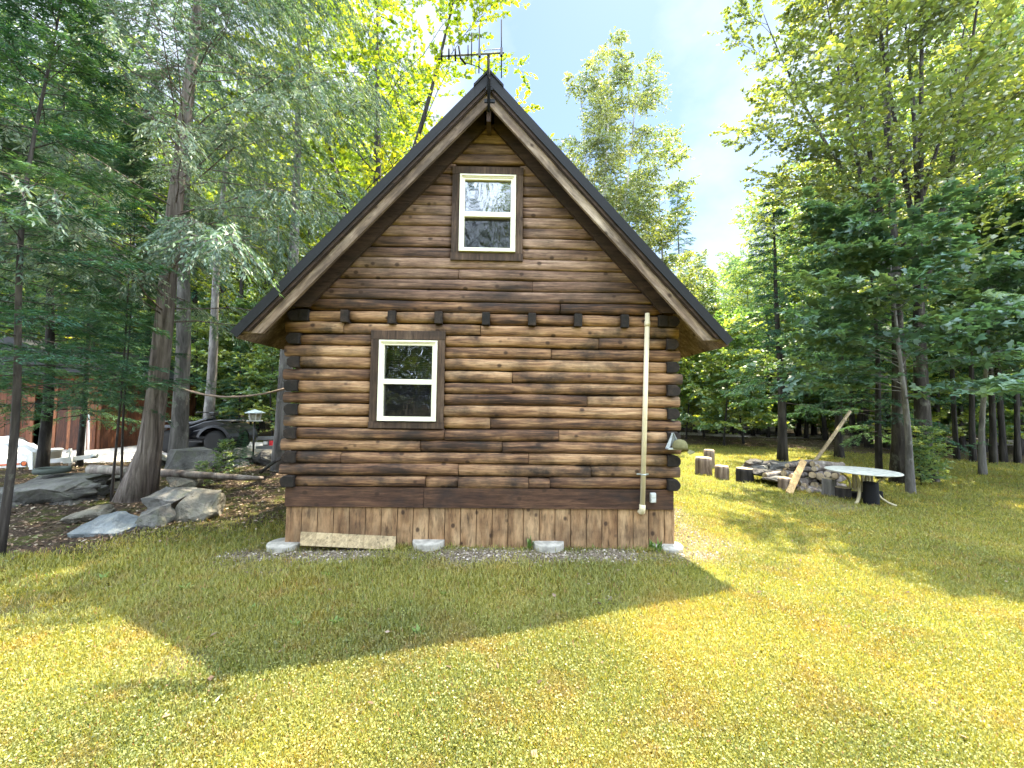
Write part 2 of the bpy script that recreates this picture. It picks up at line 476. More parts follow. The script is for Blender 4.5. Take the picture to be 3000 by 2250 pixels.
def screenmat():
    k = N('insect_screen')
    d = k.n('BsdfDiffuse', {'Color': (0.012, 0.012, 0.014, 1)})
    tr = k.n('BsdfTransparent', {})
    k.t.links.new(k.n('MixShader', {0: 0.5, 1: tr, 2: d}), k.out.inputs[0])
    return k.m
m_screen = screenmat()
# ------------------------------------------------------------------ the log cabin
WY = 4.35                 # front face of the log wall
AX, AZT = -0.22, 5.144    # ridge, top of the roof
SL = 1.095                # roof slope (rise over run)
EAVE = 2.60               # half width of the roof
BACK = 10.0
cabin = empty('log_cabin', (AX, WY, 0), 'small brown log cabin with steep dark metal roof, two cream windows and plywood skirting', 'cabin')

def wobble_log(mb, x0, x1, z, y, r, tone, sq=1.0, sides=16, pw=2.6):
    n = max(4, int((x1 - x0) / 0.16))
    pts, rad = [], []
    ph = random.uniform(0, 20)
    for i in range(n + 1):
        x = x0 + (x1 - x0) * i / n
        pts.append((x, y + 0.006 * math.sin(x * 2.3 + ph), z + 0.0055 * math.sin(x * 1.9 + ph * 1.7) + random.uniform(-.002, .002)))
        rad.append(r * (1 + 0.05 * math.sin(x * 1.3 + ph) + random.uniform(-.02, .02)) * (.94 if i in (0, n) else 1))
    mb.tube(pts, rad, sides, tone, True, True, 0.016, sq, pw)

Z0, PZ = 0.667, 0.1297
LX0, LX1 = -2.43, 1.965
t1 = (at(1090, 970, WY).x, at(1305, 970, WY).x, at(1200, 1255, WY).z, at(1200, 970, WY).z)     # lower window trim
t2 = (at(1327, 492, WY).x, at(1533, 492, WY).x, at(1430, 765, WY).z, at(1430, 492, WY).z)      # upper window trim
cuts = {0: (1251, 1346, 1551, 1613), 1: (1346, 1732), 2: (1003, 1551), 3: (1233, 1473), 4: (1304, 1638), 5: (1437,), 7: (1720,), 9: (1500,),
        11: (1613,), 12: (1754,), 13: (999, 1404), 14: (1013, 1150, 1286, 1424, 1558, 1692, 1828), 15: (1640,)}
lw = MB()
for i in range(16):
    z = Z0 + PZ * (i + 0.5)
    if i % 2: x0, x1 = LX0 + random.uniform(-.02, .02), LX1 + random.uniform(-.02, .02)
    else: x0, x1 = -2.30, 1.82
    if i == 15: x0, x1 = -2.20, 1.76
    cs = [at(c, 1200, WY).x for c in cuts.get(i, ())]
    ed = [x0] + cs + [x1]
    seg = []
    for a, b in zip(ed[:-1], ed[1:]):
        if t1[2] - 0.02 < z < t1[3] + 0.02 and a < t1[1] and b > t1[0]:
            if a < t1[0]: seg.append((a, t1[0] + .03))
            if b > t1[1]: seg.append((t1[1] - .03, b))
        else: seg.append((a, b))
    for a, b in seg:
        wobble_log(lw, a + .003, b - .003, z, WY + .040 + random.uniform(-.007, .007), .0500, random.uniform(0.2, 0.9) if i != 15 else 0.02, 1.26)
lw.build('log_wall', m_log, cabin)
ch = MB()                     # backing between the logs, left open where the window is
for a, b, c, d in ((-2.28, t1[0] + .05, Z0, 2.75), (t1[1] - .05, 1.80, Z0, 2.75), (t1[0] + .05, t1[1] - .05, Z0, t1[2] + .05), (t1[0] + .05, t1[1] - .05, t1[3] - .05, 2.75)):
    ch.box(a, b, WY + .072, WY + .11, c, d, .3)
ch.build('chinking', m_soffit, cabin)

gw = MB()
PG = 0.122
for i in range(17):
    z = 2.742 + PG * (i + 0.5)
    hw = (4.82 - z) / SL + 0.11
    if hw < 0.06: break
    x0, x1 = AX - hw, AX + hw
    if t2[2] - 0.03 < z < t2[3] + 0.03:
        seg = [(x0, t2[0] + .03), (t2[1] - .03, x1)]
    else:
        c = AX + random.uniform(-.7, .7) * hw
        seg = [(x0, c), (c, x1)] if i in (1, 2, 4) else [(x0, x1)]
    for a, b in seg:
        wobble_log(gw, a + .002, b - .002, z, WY + .034 + random.uniform(-.004, .004), .034, random.uniform(.15, .85), 1.76, 18, 3.6)
gw.build('gable_wall', m_gable, cabin)
gb = MB()
def gx(z): return (4.86 - z) / SL
gb.prism([(AX - gx(2.74), 2.74), (t2[0] + .05, 2.74), (t2[0] + .05, 4.86 - SL * (AX - t2[0] - .05))], WY + .06, WY + .09, .3)
gb.prism([(t2[1] - .05, 2.74), (AX + gx(2.74), 2.74), (t2[1] - .05, 4.86 - SL * (t2[1] - .05 - AX))], WY + .06, WY + .09, .3)
gb.box(t2[0] + .05, t2[1] - .05, WY + .06, WY + .09, 2.74, t2[2] + .05, .3)
gb.prism([(t2[0] + .05, t2[3] - .05), (t2[1] - .05, t2[3] - .05), (t2[1] - .05, 4.86 - SL * (t2[1] - .05 - AX)), (AX, 4.86), (t2[0] + .05, 4.86 - SL * (AX - t2[0] - .05))], WY + .06, WY + .09, .3)
gb.build('gable_backing', m_soffit, cabin)

# side walls of stacked logs, their cut ends showing at the front corners
for sgn, xi in ((-1, -2.265), (1, 1.80)):
    sw = MB()
    for i in range(16):
        z = Z0 + PZ * (i + .5)
        h = PZ / 2 - .003
        xo = xi + sgn * .135
        prof = [(xi, z - h), (xo - sgn * .03, z - h), (xo, z - h * .45), (xo + sgn * .008, z), (xo, z + h * .5), (xo - sgn * .035, z + h), (xi, z + h)]
        if i % 2 == 0:
            le = MB()
            e = random.uniform(-.012, .012)
            pr_ = [(p[0] + (random.uniform(-.006, .006) if k not in (0, 6) else 0) + (sgn * e if 0 < k < 6 else 0), p[1]) for k, p in enumerate(prof)]
            le.prism(pr_, WY - .035 + random.uniform(-.015, .015), WY + .10, random.uniform(.2, .8))
            le.build('log_end', m_darklog, cabin, bevel=.009)
        sw.prism(prof, WY + .12, BACK - .1, random.uniform(.2, .8))
    sw.build('side_wall', m_log, cabin)
for px_, wd in ((893, .105), (1940, .105)):
    x = at(px_, 930, WY).x
    z = Z0 + PZ * 14.5
    MB().box(x - wd / 2, x + wd / 2, WY - .035, WY + .12, z - .062, z + .066, random.uniform(.2, .8)).build('log_end', m_darklog, cabin, bevel=.008)
for px_ in (1013, 1150, 1286, 1424, 1558, 1692, 1828):
    x = at(px_, 945, WY).x
    z = Z0 + PZ * 14.5
    MB().box(x - .043, x + .043, WY - .055, WY + .3, z - .078 + random.uniform(-.01, .005), z + .062, random.uniform(.2, .9)).build('beam_end', m_darklog, cabin, bevel=.006)
bw = MB(); bw.box(-2.3, 1.85, BACK - .1, BACK, .4, 2.75); bw.prism([(AX - gx(2.75), 2.75), (AX + gx(2.75), 2.75), (AX, 4.86)], BACK - .1, BACK)
bw.build('back_wall', m_log, cabin)
fl = MB(); fl.box(-2.25, 1.80, WY + .12, BACK - .12, .55, .60); fl.build('floor', m_room, cabin)
lf = MB(); lf.box(-2.25, 1.80, WY + .12, BACK - .12, 2.62, 2.68); lf.build('loft_floor', m_room, cabin)

# sill boards and plywood skirting
SX0, SX1 = -2.372, 1.876
xj = at(1241, 1460, WY).x
for a, b in ((SX0, xj - .002), (xj + .002, SX1)):
    MB().box(a, b, WY + .004, WY + .05, .456, .670, random.uniform(.2, .8)).build('sill_board', m_sill, cabin, bevel=.003)
MB().box(SX1 - .045, SX1 + .002, WY + .053, BACK - .05, .456, .668).build('sill_board', m_sill, cabin)
MB().box(SX0 - .002, SX0 + .045, WY + .053, BACK - .05, .456, .668).build('sill_board', m_sill, cabin)
sk = MB()
x = SX0 + .012
PW = 0.1725
while x < SX1 + .01:
    x1 = min(x + PW - .009, SX1 + .012)
    sk.box(x, x1, WY + .022, WY + .045, -.03, .456, random.uniform(.25, .75))
    x += PW
sk.box(SX0 + .02, SX1, WY + .036, WY + .05, -.03, .452, 0.0)
sk.box(SX1 - .02, SX1 + .008, WY + .06, BACK - .1, -.03, .454, .5)
sk.box(SX0 + .002, SX0 + .03, WY + .06, BACK - .1, -.03, .454, .5)
sk.build('skirting', m_ply, cabin)

# roof: metal sheets, drip edge, rafters
def roofpoly(s, o0, o1, l0=0.0, l1=None, plumb=False):
    """strip along one slope, o = distance below the roof surface (square to it)"""
    L = EAVE if l1 is None else l1
    c = math.cos(math.atan(SL)); sn = math.sin(math.atan(SL))
    def P(run, o): return (AX + s * (run), AZT - SL * run - o / c)
    if l0 == 0: return [P(0, o0), P(L, o0), (P(L, o0)[0] - s * sn * (o1 - o0), P(L, o0)[1] - c * (o1 - o0)), P(0, o1)]
    zc = AZT - SL * L - .012                              # tails are cut level
    return [P(l0, o0), P((AZT - o0 / c - zc) / SL, o0), P((AZT - o1 / c - zc) / SL, o1), P(l0, o1)]
for s in (-1, 1):
    rp = MB(); rp.prism(roofpoly(s, 0, .022), 4.045, BACK + .25, .5)
    for k in range(1, 20):
        y = 4.05 + k * .305
        rp.prism(roofpoly(s, -.018, .002), y - .012, y + .012, .5)
    rp.build('roof_panel', m_metalroof, cabin)
    MB().prism(roofpoly(s, -.004, .088), 4.030, 4.044, .4).build('drip_edge', m_flash, cabin)
    MB().prism(roofpoly(s, .088, .118, l0=.001, l1=EAVE - .02), 4.046, 4.07, .25).build('fascia_board', m_soffit, cabin)
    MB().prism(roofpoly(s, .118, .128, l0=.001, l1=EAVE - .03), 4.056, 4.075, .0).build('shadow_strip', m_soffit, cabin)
    fr = MB().prism(roofpoly(s, .024, .218, l0=.001, l1=EAVE - .01), 4.077, 4.115, .55 if s > 0 else .45)
    # grain follows the slope: build flat, then turn about the ridge
    o = fr.build('barge_rafter', m_rafter, cabin)
    th = -s * math.atan(SL)
    rot = Matrix.Rotation(th, 4, 'Y')
    pv = Vector((0, 0, AZT))
    T = Matrix.Translation(pv) @ rot @ Matrix.Translation(-pv)
    o.data.transform(T)
    o.matrix_local = T.inverted()
    MB().prism(roofpoly(s, .026, .05), 4.118, BACK + .2, .35).build('soffit', m_rafter, cabin)
    MB().prism(roofpoly(s, .05, .245, l0=.05, l1=2.28), WY - .05, WY - .004, .3).build('wall_rafter', m_soffit, cabin)
    for k in range(1, 8):
        yy = WY + .1 + k * .75
        MB().prism(roofpoly(s, .05, .22, l0=.05, l1=EAVE - .02), yy, yy + .04, .5).build('rafter_tail', m_soffit, cabin)
rc = MB()
for s in (-1, 1):
    c = .16
    rc.prism([(AX, AZT + .030), (AX + s * c, AZT - SL * c + .030), (AX + s * c, AZT - SL * c + .002), (AX, AZT + .002)], 4.018, BACK + .27, .4)
rc.build('ridge_cap', m_flash, cabin)
MB().box(AX - .022, AX + .022, 4.118, BACK, 4.66, 4.86, .5).build('ridge_beam', m_soffit, cabin)

# windows
def window(fx0, fx1, fz0, fz1, trim, blind, tone):
    tx0, tx1, tz0, tz1 = trim
    y0, y1 = WY - .022, WY + .03
    tr = MB()
    tr.box(tx0, fx0 + .004, y0, y1, fz0 - .012, fz1 + .012, .3); tr.box(fx1 - .004, tx1, y0, y1, fz0 - .012, fz1 + .012, .6)
    tr.box(tx0 - .004, tx1 + .004, y0 - .003, y1 - .003, fz1 + .0125, tz1, .45); tr.box(tx0 - .006, tx1 + .006, y0 - .002, y1 - .002, tz0, fz0 - .0125, .4)
    tr.build('window_trim', m_trim, cabin, bevel=.003)
    w_ = MB()
    def ring(a, b, c, d, t, ya, yb):
        w_.box(a, a + t, ya, yb, c, d, tone); w_.box(b - t, b, ya, yb, c, d, tone)
        w_.box(a + t, b - t, ya + .0005, yb, d - t, d, tone); w_.box(a + t, b - t, ya + .0005, yb, c, c + t, tone)
    ring(fx0, fx1, fz0, fz1, .018, WY - .046, WY + .06)
    ring(fx0 + .018, fx1 - .018, fz0 + .018, fz1 - .018, .014, WY - .034, WY + .06)
    ring(fx0 + .032, fx1 - .032, fz0 + .024, fz1 - .032, .022, WY - .026, WY + .06)
    win = w_.build('window', m_vinyl, cabin)
    zm = fz0 + (fz1 - fz0) * .485
    MB().box(fx0 + .054, fx1 - .054, WY - .030, WY + .05, zm - .027, zm + .027, tone).build('meeting_rail', m_vinyl, win)
    gi = (fx0 + .054, fx1 - .054)
    def pane(z0, z1, y):
        MB().box(gi[0], gi[1], y, y + .004, z0, z1, .5).build('glass_pane', m_glass, win)
    pane(zm + .028, fz1 - .055, WY + .002)
    pane(fz0 + .047, zm - .028, WY + .028)
    s_ = MB(); s_.face([(gi[0] + .004, WY - .004, fz0 + .05), (gi[1] - .004, WY - .004, fz0 + .05), (gi[1] - .004, WY - .004, zm - .030), (gi[0] + .004, WY - .004, zm - .030)])
    s_.build('insect_screen', m_screen, win)
    b_ = MB()
    z = fz1 - .07
    while z > blind:
        b_.box(gi[0] - .01, gi[1] + .01, WY + .085, WY + .105, z, z + .003, .5, None); z -= .0205
    b_.build('blind', m_blind, win)
window(-1.390, -.754, 1.398, 2.284, t1, 1.50, .5)
window(-.540, .090, 3.299, 4.182, t2, 3.70, .5)

# drain pipe with a coupling, an elbow and a strap; outlet box
pp = MB()
pa, pb = at(1897, 918, WY - .045), at(1882, 1492, WY - .045)
pp.tube([pa, pb], .0265, 14, .5)
pipe = pp.build('drain_pipe', m_pvc, cabin)
el = MB(); d = (pb - pa).normalized()
el.tube([pa + d * .09, pa + d * .15], .031, 14, .4)
el.build('coupling', m_pvc, pipe)
el = MB(); el.tube([pb - d * .05, pb, pb + Vector((0, .012, -.028)), pb + Vector((0, .045, -.04)), pb + Vector((0, .11, -.04))], .033, 14, .4)
el.build('elbow', m_pvc, pipe)
q = at(1885, 1390, WY - .045)
st = MB(); st.tube([q + Vector((0, 0, -.008)), q + Vector((0, 0, .008))], .030, 14, .5); st.box(q.x - .065, q.x + .065, WY - .02, WY - .016, q.z - .008, q.z + .008)
st.build('pipe_strap', m_galv, pipe)
q = at(1911, 1457, WY)
ob = MB(); ob.box(q.x - .030, q.x + .030, WY - .036, WY + .004, q.z - .052, q.z + .052); ob.box(q.x - .026, q.x + .026, WY - .046, WY - .037, q.z + .004, q.z + .046); ob.box(q.x - .026, q.x + .026, WY - .046, WY - .037, q.z - .046, q.z - .004)
ob.build('outlet_box', m_outlet, cabin, bevel=.004)

# concrete piers the cabin stands on
for (x, y, r, zt, lab) in ((-2.36, 4.37, .172, .075, 'round concrete pier under the left front corner of the cabin'),
                           (at(1252, 1600, 4.3).x, 4.375, .172, .112, 'half-round concrete pier at the skirting, next to the leaning plywood offcut'),
                           (at(1608, 1600, 4.3).x, 4.375, .172, .105, 'half-round concrete pier at the skirting with tall weeds on its left'),
                           (1.80, 4.36, .165, .082, 'low round concrete pier under the right front corner of the cabin'),
                           (1.93, 5.15, .165, .19, 'concrete pier against the right side wall, behind the corner one')):
    pr_ = MB()
    pr_.lathe([(r * .99, -.25), (r, 0), (r * 1.0, zt - .012 + G(x, y) * 0), (r * .985, zt), (.02, zt + .001)], (x, y, 0), 36, .5)
    o = pr_.build('concrete_pier', m_conc, None, (x, y, 0))
    tag(o, lab, 'pier', 'concrete piers under the cabin')

# grooved plywood offcut leaning on the skirting
po = MB()
c0, c1 = at(877, 1598, 4.22), at(1157, 1611, 4.22)
h0, h1 = at(880, 1560, 4.34), at(1160, 1574, 4.34)
nb_ = 6
for k in range(nb_):
    a, b = k / nb_ + .004, (k + 1) / nb_ - .004
    P = [c0.lerp(c1, a), c0.lerp(c1, b), h0.lerp(h1, b), h0.lerp(h1, a)]
    nrm = Vector((0, .012, .006))
    bb = len(po.v); po.v += [tuple(p) for p in P] + [tuple(p + nrm) for p in P]
    for q_ in ((0, 1, 2, 3), (7, 6, 5, 4), (0, 4, 5, 1), (1, 5, 6, 2), (2, 6, 7, 3), (3, 7, 4, 0)):
        po.f.append(tuple(bb + i for i in q_)); po.t.append(.3 + .1 * (k % 3)); po.sm.append(False)
nrm = Vector((0, .010, .005))
po.face([c0 + nrm, c1 + nrm, h1 + nrm, h0 + nrm], 0)
tag(po.build('plywood_offcut', m_raw, None, c0), 'pale grooved plywood offcut leaning against the bottom of the skirting', 'board')

# TV antenna on a mast screwed to the gable peak
ay = 4.0
foot = at(1432, 318, ay)
top = at(1431, 165, ay)
ant = empty('tv_antenna', foot, 'old dark TV antenna with upright rods on a short mast at the gable peak', 'antenna')
a_ = MB(); a_.tube([foot - Vector((0, 0, .03)), top + Vector((0, 0, .01))], .0155, 10); a_.build('mast', m_cable, ant)
for px0, px1, py in ((1418, 1451, 298), (1424, 1444, 262)):
    q = at((px0 + px1) / 2, py, ay + .03); hw = (px1 - px0) / 2 / 1150 * ay
    MB().box(q.x - hw, q.x + hw, ay + .014, ay + .03, q.z - .018, q.z + .018).build('mast_bracket', m_flash, ant)
ba, bb_ = at(1291, 165, ay), at(1477, 155, ay)
bo = MB(); dx = bb_ - ba
for k in range(1): bo.tube([ba, bb_], .013, 4, .5, True, False)
bo.build('boom', m_alu, ant)
for px_, y0, y1, r in ((1294, 147, 177, .010), (1315, 144, 175, .010), (1334, 144, 178, .010), (1371, 133, 172, .0065), (1381, 97, 190, .0062), (1403, 76, 214, .0066), (1469, 58, 228, .0066)):
    e_ = MB(); e_.tube([at(px_ + (y0 - 160) * -.02 * (1 if px_ < 1469 else 0), y0, ay - .016), at(px_, y1, ay - .016)], r, 6)
    e_.build('element', m_cable, ant)
e_ = MB(); e_.tube([at(1344, 136, ay - .016), at(1349, 170, ay - .016), at(1364, 188, ay - .016)], .011, 6); e_.build('element', m_cable, ant)
for px_, py in ((1405, 155), (1469, 152)):
    q = at(px_, py, ay - .018)
    MB().box(q.x - .013, q.x + .013, q.y - .012, q.y + .02, q.z - .04, q.z + .04).build('insulator', m_black, ant)
e_ = MB(); e_.tube([at(1419, 152, ay - .02), at(1420, 147, ay - .02), at(1466, 143, ay - .02)], .004, 6); e_.build('feed_rod', m_alu, ant)
e_ = MB(); e_.tube([at(p[0], p[1], ay - .018) for p in ((1350, 172), (1364, 184), (1385, 190), (1405, 198), (1425, 215), (1436, 235), (1437, 262), (1432, 300), (1434, 330))], .0045, 6); e_.build('cable', m_cable, ant)

# galvanised bracket and the cap hung on it
q = at(1972, 1312, WY - .06)
gbk = empty('wall_bracket', q, 'galvanised triangular metal bracket screwed to the log ends at the right corner', 'bracket')
g_ = MB()
top_, bl, brr = at(1971, 1268, WY - .05), at(1949, 1312, WY - .05), at(1990, 1300, WY - .05)
for a, b in ((bl, top_), (brr, top_)):
    p = [a, a + Vector((.025 if a is bl else -.025, -.05, -.01)), b + Vector((0, -.012, 0)), b]
    g_.face(p); g_.face([v + Vector((0.003, 0.001, 0)) for v in p][::-1])
g_.face([bl + Vector((.03, .004, 0)), brr + Vector((-.03, .004, 0)), top_ + Vector((.012, .004, 0)), top_ + Vector((-.012, .004, 0))])
for p in (bl, brr, top_): pass
g_.face([bl + Vector((0, -.004, 0)), brr + Vector((0, -.004, 0)), top_ + Vector((.012, -.004, 0)), top_ + Vector((-.012, -.004, 0))])
g_.build('back_plate', m_galv, gbk)
MB().box(bl.x, brr.x - .02, WY - .13, WY - .048, bl.z - .012, bl.z + .006).build('tray', m_galv, gbk, bevel=.003)
q = at(1992, 1308, WY - .12)
cap = empty('cap', q, 'olive green baseball cap resting on the galvanised corner bracket', 'cap')
c_ = MB()
prof = [(.078, -.028), (.080, 0), (.074, .03), (.058, .058), (.032, .074), (.006, .078)]
c_.lathe(prof, q, 18, .5); c_.build('crown', m_olive, cap)
v_ = MB()
nv = 9
for k in range(nv - 1):
    a0, a1 = -1.1 + 2.2 * k / (nv - 1), -1.1 + 2.2 * (k + 1) / (nv - 1)
    def vp(a, r, dz): return q + Vector((r * math.cos(a) * 1.0 , r * math.sin(a) - .02, -.028 + dz - .05 * abs(a) ** 2 * .35))
    v_.face([vp(a0, .078, 0), vp(a0, .15 - .035 * abs(a0), -.02), vp(a1, .15 - .035 * abs(a1), -.02), vp(a1, .078, 0)], .5, True)
    v_.face([vp(a1, .078, -.005), vp(a1, .15 - .035 * abs(a1), -.025), vp(a0, .15 - .035 * abs(a0), -.025), vp(a0, .078, -.005)], .5, True)
v_.build('visor', m_olive, cap)
# ------------------------------------------------------------------ ground
def axis(lo, hi, fine_lo, fine_hi, step):
    a = [fine_lo]
    s = step
    while a[-1] < hi: 
        if a[-1] >= fine_hi: s *= 1.09
        a.append(a[-1] + s)
    s = step; b = []
    c = fine_lo
    while c > lo:
        s *= 1.09; c -= s; b.append(c)
    return np.array(b[::-1] + a)
xs = axis(-140, 140, -7, 10, .11)
ys = axis(-60, 190, 1.0, 12, .11)
XX, YY = np.meshgrid(xs, ys)

def nz2(x, y, s=1.0, seed=0):
    """cheap smooth noise 0..1"""
    v = 0
    r = np.random.default_rng(seed)
    for k in range(7):
        a = r.uniform(0, 2 * np.pi); f_ = s * (0.6 + 0.55 * k); p = r.uniform(0, 9)
        v = v + np.sin((x * np.cos(a) + y * np.sin(a)) * f_ + p + 0.8 * np.sin((x * np.sin(a) - y * np.cos(a)) * f_ * .7)) / (1 + .35 * k)
    return 0.5 + v / 6.0

def sstep(a, b, v):
    t = np.clip((v - a) / (b - a), 0, 1)
    return t * t * (3 - 2 * t)

def lawn_mask(x, y):
    n = nz2(x, y, 1.2, 3) - .5
    left = sstep(-.9, .9, (x + 3.55 + 0.55 * np.clip(4.5 - y, -3.2, 6) + n * 2.6))           # bank under the trees at the left
    left = np.where(y < 4.0, np.maximum(left, sstep(-.4, .4, x + 5.6 + n)), left)
    back = sstep(.8, -.8, y - (16.4 - .62 * np.clip(x - 8, -3, 10)) - n * 1.5)              # edge of the wood at the right
    back = np.where(x < -1, sstep(.8, -.8, y - 10), back)
    return left * back

def gravel_mask(x, y):
    n = nz2(x, y, 2.5, 5) - .5
    g1 = sstep(.30, -.12, np.abs(y - 4.12) - .06 - n * .5) * sstep(-3.1, -2.7, x) * sstep(2.5, 2.1, x)
    g1 = np.maximum(g1, .55 * sstep(.3, -.25, np.hypot((x + 2.45) / 1.0, (y - 3.75) / .5) - .22 - n * .8))
    g2 = .7 * sstep(.5, -.3, np.abs(x - 2.25) - .12 - n * 1.1) * sstep(3.9, 4.4, y) * sstep(8.0, 6.5, y)
    g3 = .4 * sstep(.30, 0, np.hypot(x - 5.3, (y - 6.6) * 1.0) - .35 - n * .6)
    g = np.maximum(np.maximum(g1, g2), g3)
    for (cx, cy_, r, a) in ((-1.72, 2.16, .16, .8), (-3.25, 2.83, .10, .7), (-1.35, 2.33, .12, .5), (.95, 3.0, .11, .7), (2.1, 2.0, .10, .5), (-.9, 1.75, .08, .5), (3.3, 3.1, .14, .4)):
        g = np.maximum(g, a * sstep(.14, -.10, np.hypot((x - cx) / 1.5, y - cy_) - r - n * .5))
    return g

ZZ = gz(XX, YY)
nyy, nxx = XX.shape
V = np.stack([XX, YY, ZZ], -1).reshape(-1, 3)
idx = np.arange(nyy * nxx).reshape(nyy, nxx)
F = np.stack([idx[:-1, :-1], idx[:-1, 1:], idx[1:, 1:], idx[1:, :-1]], -1).reshape(-1, 4)
me = bpy.data.meshes.new('ground')
me.vertices.add(len(V)); me.loops.add(len(F) * 4); me.polygons.add(len(F))
me.vertices.foreach_set('co', V.astype(np.float32).ravel())
me.loops.foreach_set('vertex_index', F.astype(np.int32).ravel())
me.polygons.foreach_set('loop_start', np.arange(0, len(F) * 4, 4, dtype=np.int32))
me.polygons.foreach_set('loop_total', np.full(len(F), 4, dtype=np.int32))
me.polygons.foreach_set('use_smooth', np.ones(len(F), bool))
for nm, fn in (('lawn', lawn_mask), ('gravel', gravel_mask)):
    a = me.attributes.new(nm, 'FLOAT', 'POINT')
    a.data.foreach_set('value', fn(V[:, 0], V[:, 1]).astype(np.float32))

k = N('lawn_and_litter')
P = k.co(src='Position')
n1 = k.noise(P, .9, 4, .6); n2 = k.noise(P, 7, 5, .65); n3 = k.noise(P, 45, 4, .7)
green = k.ramp(k.math('ADD', k.math('MULTIPLY', n2, .6), k.math('MULTIPLY', n3, .4)), [(.30, (.05, .06, .016)), (.48, (.13, .14, .027)), (.62, (.22, .215, .038)), (.78, (.32, .29, .06))])
red = k.ramp(k.noise(P, 2.3, 4, .6), [(.52, 0), (.70, 1)])
green = k.mix(k.math('MULTIPLY', red, .55), green, k.ramp(n3, [(.3, (.09, .045, .022)), (.7, (.25, .135, .06))]))
lit = k.ramp(k.math('ADD', k.math('MULTIPLY', n2, .5), k.math('MULTIPLY', n3, .5)), [(.3, (.022, .016, .011)), (.5, (.065, .046, .032)), (.7, (.14, .10, .072))])
ms = k.ramp(k.noise(P, 2.2, 5, .65), [(.48, 0), (.60, 1)])
lit = k.mix(k.math('MULTIPLY', ms, .85), lit, k.ramp(n3, [(.3, (.035, .045, .012)), (.7, (.12, .13, .025))]))
gr = k.ramp(k.vor(P, 55, 'Color'), [(.1, (.07, .055, .038)), (.5, (.17, .138, .10)), (.9, (.32, .27, .21))])
col = k.mix(k.attr('lawn'), lit, green)
col = k.mix(k.attr('gravel'), col, gr)
h = k.math('ADD', n3, k.math('MULTIPLY', n2, 1.5))
m_ground = k.pbr(col, .95, k.bump(h, 1.0, .05), .1)
me.materials.append(m_ground); me.update(calc_edges=True)
ground = bpy.data.objects.new('ground', me); COL.objects.link(ground)
tag(ground, kind='structure')

# pale gravel drive behind the boulders at the left, and the track seen through the trunks at the right
k = N('drive_gravel'); P = k.co(src='Position')
v = k.noise(P, 30, 5, .7); v2 = k.noise(P, 1.2, 4, .6)
m_drive = k.pbr(k.ramp(k.math('ADD', k.math('MULTIPLY', v, .6), k.math('MULTIPLY', v2, .4)), [(.3, (.20, .17, .145)), (.5, (.40, .36, .32)), (.7, (.56, .52, .48))]), .95, k.bump(v, .6, .02), .1)
def sheet(name, pts, m, dz=.012, nu=40):
    """ribbon of quads laid on the ground between two edges"""
    b = MB(); lo, hi = pts
    for i in range(nu):
        for j in range(6):
            q = []
            for (ii, jj) in ((i, j), (i + 1, j), (i + 1, j + 1), (i, j + 1)):
                a = Vector(lo[0]).lerp(Vector(lo[1]), ii / nu); c = Vector(hi[0]).lerp(Vector(hi[1]), ii / nu)
                p = a.lerp(c, jj / 6)
                q.append((p.x, p.y, G(p.x, p.y) + dz))
            b.face(q, .5, True)
    return tag(b.build(name, m), kind='structure')
sheet('gravel_drive', (((-17, 8.6), (-5.2, 9.8)), ((-20, 12.8), (-4.2, 14.5))), m_drive)
sheet('forest_track', (((9, 21.5), (34, 15)), ((9, 24.5), (36, 19))), m_drive, .02)

# ------------------------------------------------------------------ grass, pebbles, litter
def vis_pts(n, y0, y1, p=1.0, spread=1.45, pad=.6):
    u = rng.random(n)
    y = (y0 ** (-p) + u * (y1 ** (-p) - y0 ** (-p))) ** (-1 / p)
    x = (rng.random(n) * 2 - 1) * (spread * y + pad)
    return x, y

def outside(x, y):
    return ~((x > -2.37) & (x < 1.9) & (y > 4.36) & (y < 10.05))

def kites(Cc, D, Nn, L, W, mid=.42):
    S = np.cross(Nn, D)
    S /= np.maximum(np.linalg.norm(S, axis=1, keepdims=True), 1e-6)
    L = np.asarray(L)[:, None]; W = np.asarray(W)[:, None]
    a = Cc; c = Cc + D * L
    m = Cc + D * L * mid + Nn * L * .06
    return np.stack([a, m + S * W * .5, c, m - S * W * .5], 1)

def unit(v): return v / np.maximum(np.linalg.norm(v, axis=1, keepdims=True), 1e-6)

def leafkit(name, dark, mid, light, trans, tcol):
    k = N(name)
    tone = k.attr()
    col = k.ramp(tone, [(0.0, dark), (.5, mid), (.92, light), (1.0, (.30, .15, .07))])
    P = k.co(src='Position')
    red = k.ramp(k.noise(P, 2.6, 5, .65), [(.50, 0), (.66, 1)])
    col = k.mix(k.math('MULTIPLY', red, .42), col, k.ramp(tone, [(0, (.10, .045, .02)), (.5, (.32, .17, .06)), (1, (.46, .33, .09))]))
    big = k.noise(P, .8, 3, .5)
    col = k.mix(1.0, col, k.ramp(big, [(.3, (.78, .86, .85)), (.7, (1.1, 1.06, .9))]), 'MULTIPLY')
    d = k.n('BsdfDiffuse', {'Color': col}); t = k.n('BsdfTranslucent', {'Color': k.mix(1.0, col, tcol, 'MULTIPLY')})
    s1 = k.n('MixShader', {0: trans, 1: d, 2: t})
    gl = k.n('BsdfGlossy', {'Color': (1, 1, 1, 1), 'Roughness': .5})
    k.t.links.new(k.n('MixShader', {0: .03, 1: s1, 2: gl}), k.out.inputs[0])
    return k.m
m_grass = leafkit('lawn_grass', (.075, .11, .032), (.235, .237, .052), (.42, .375, .095), .42, (1.35, 1.2, .45))

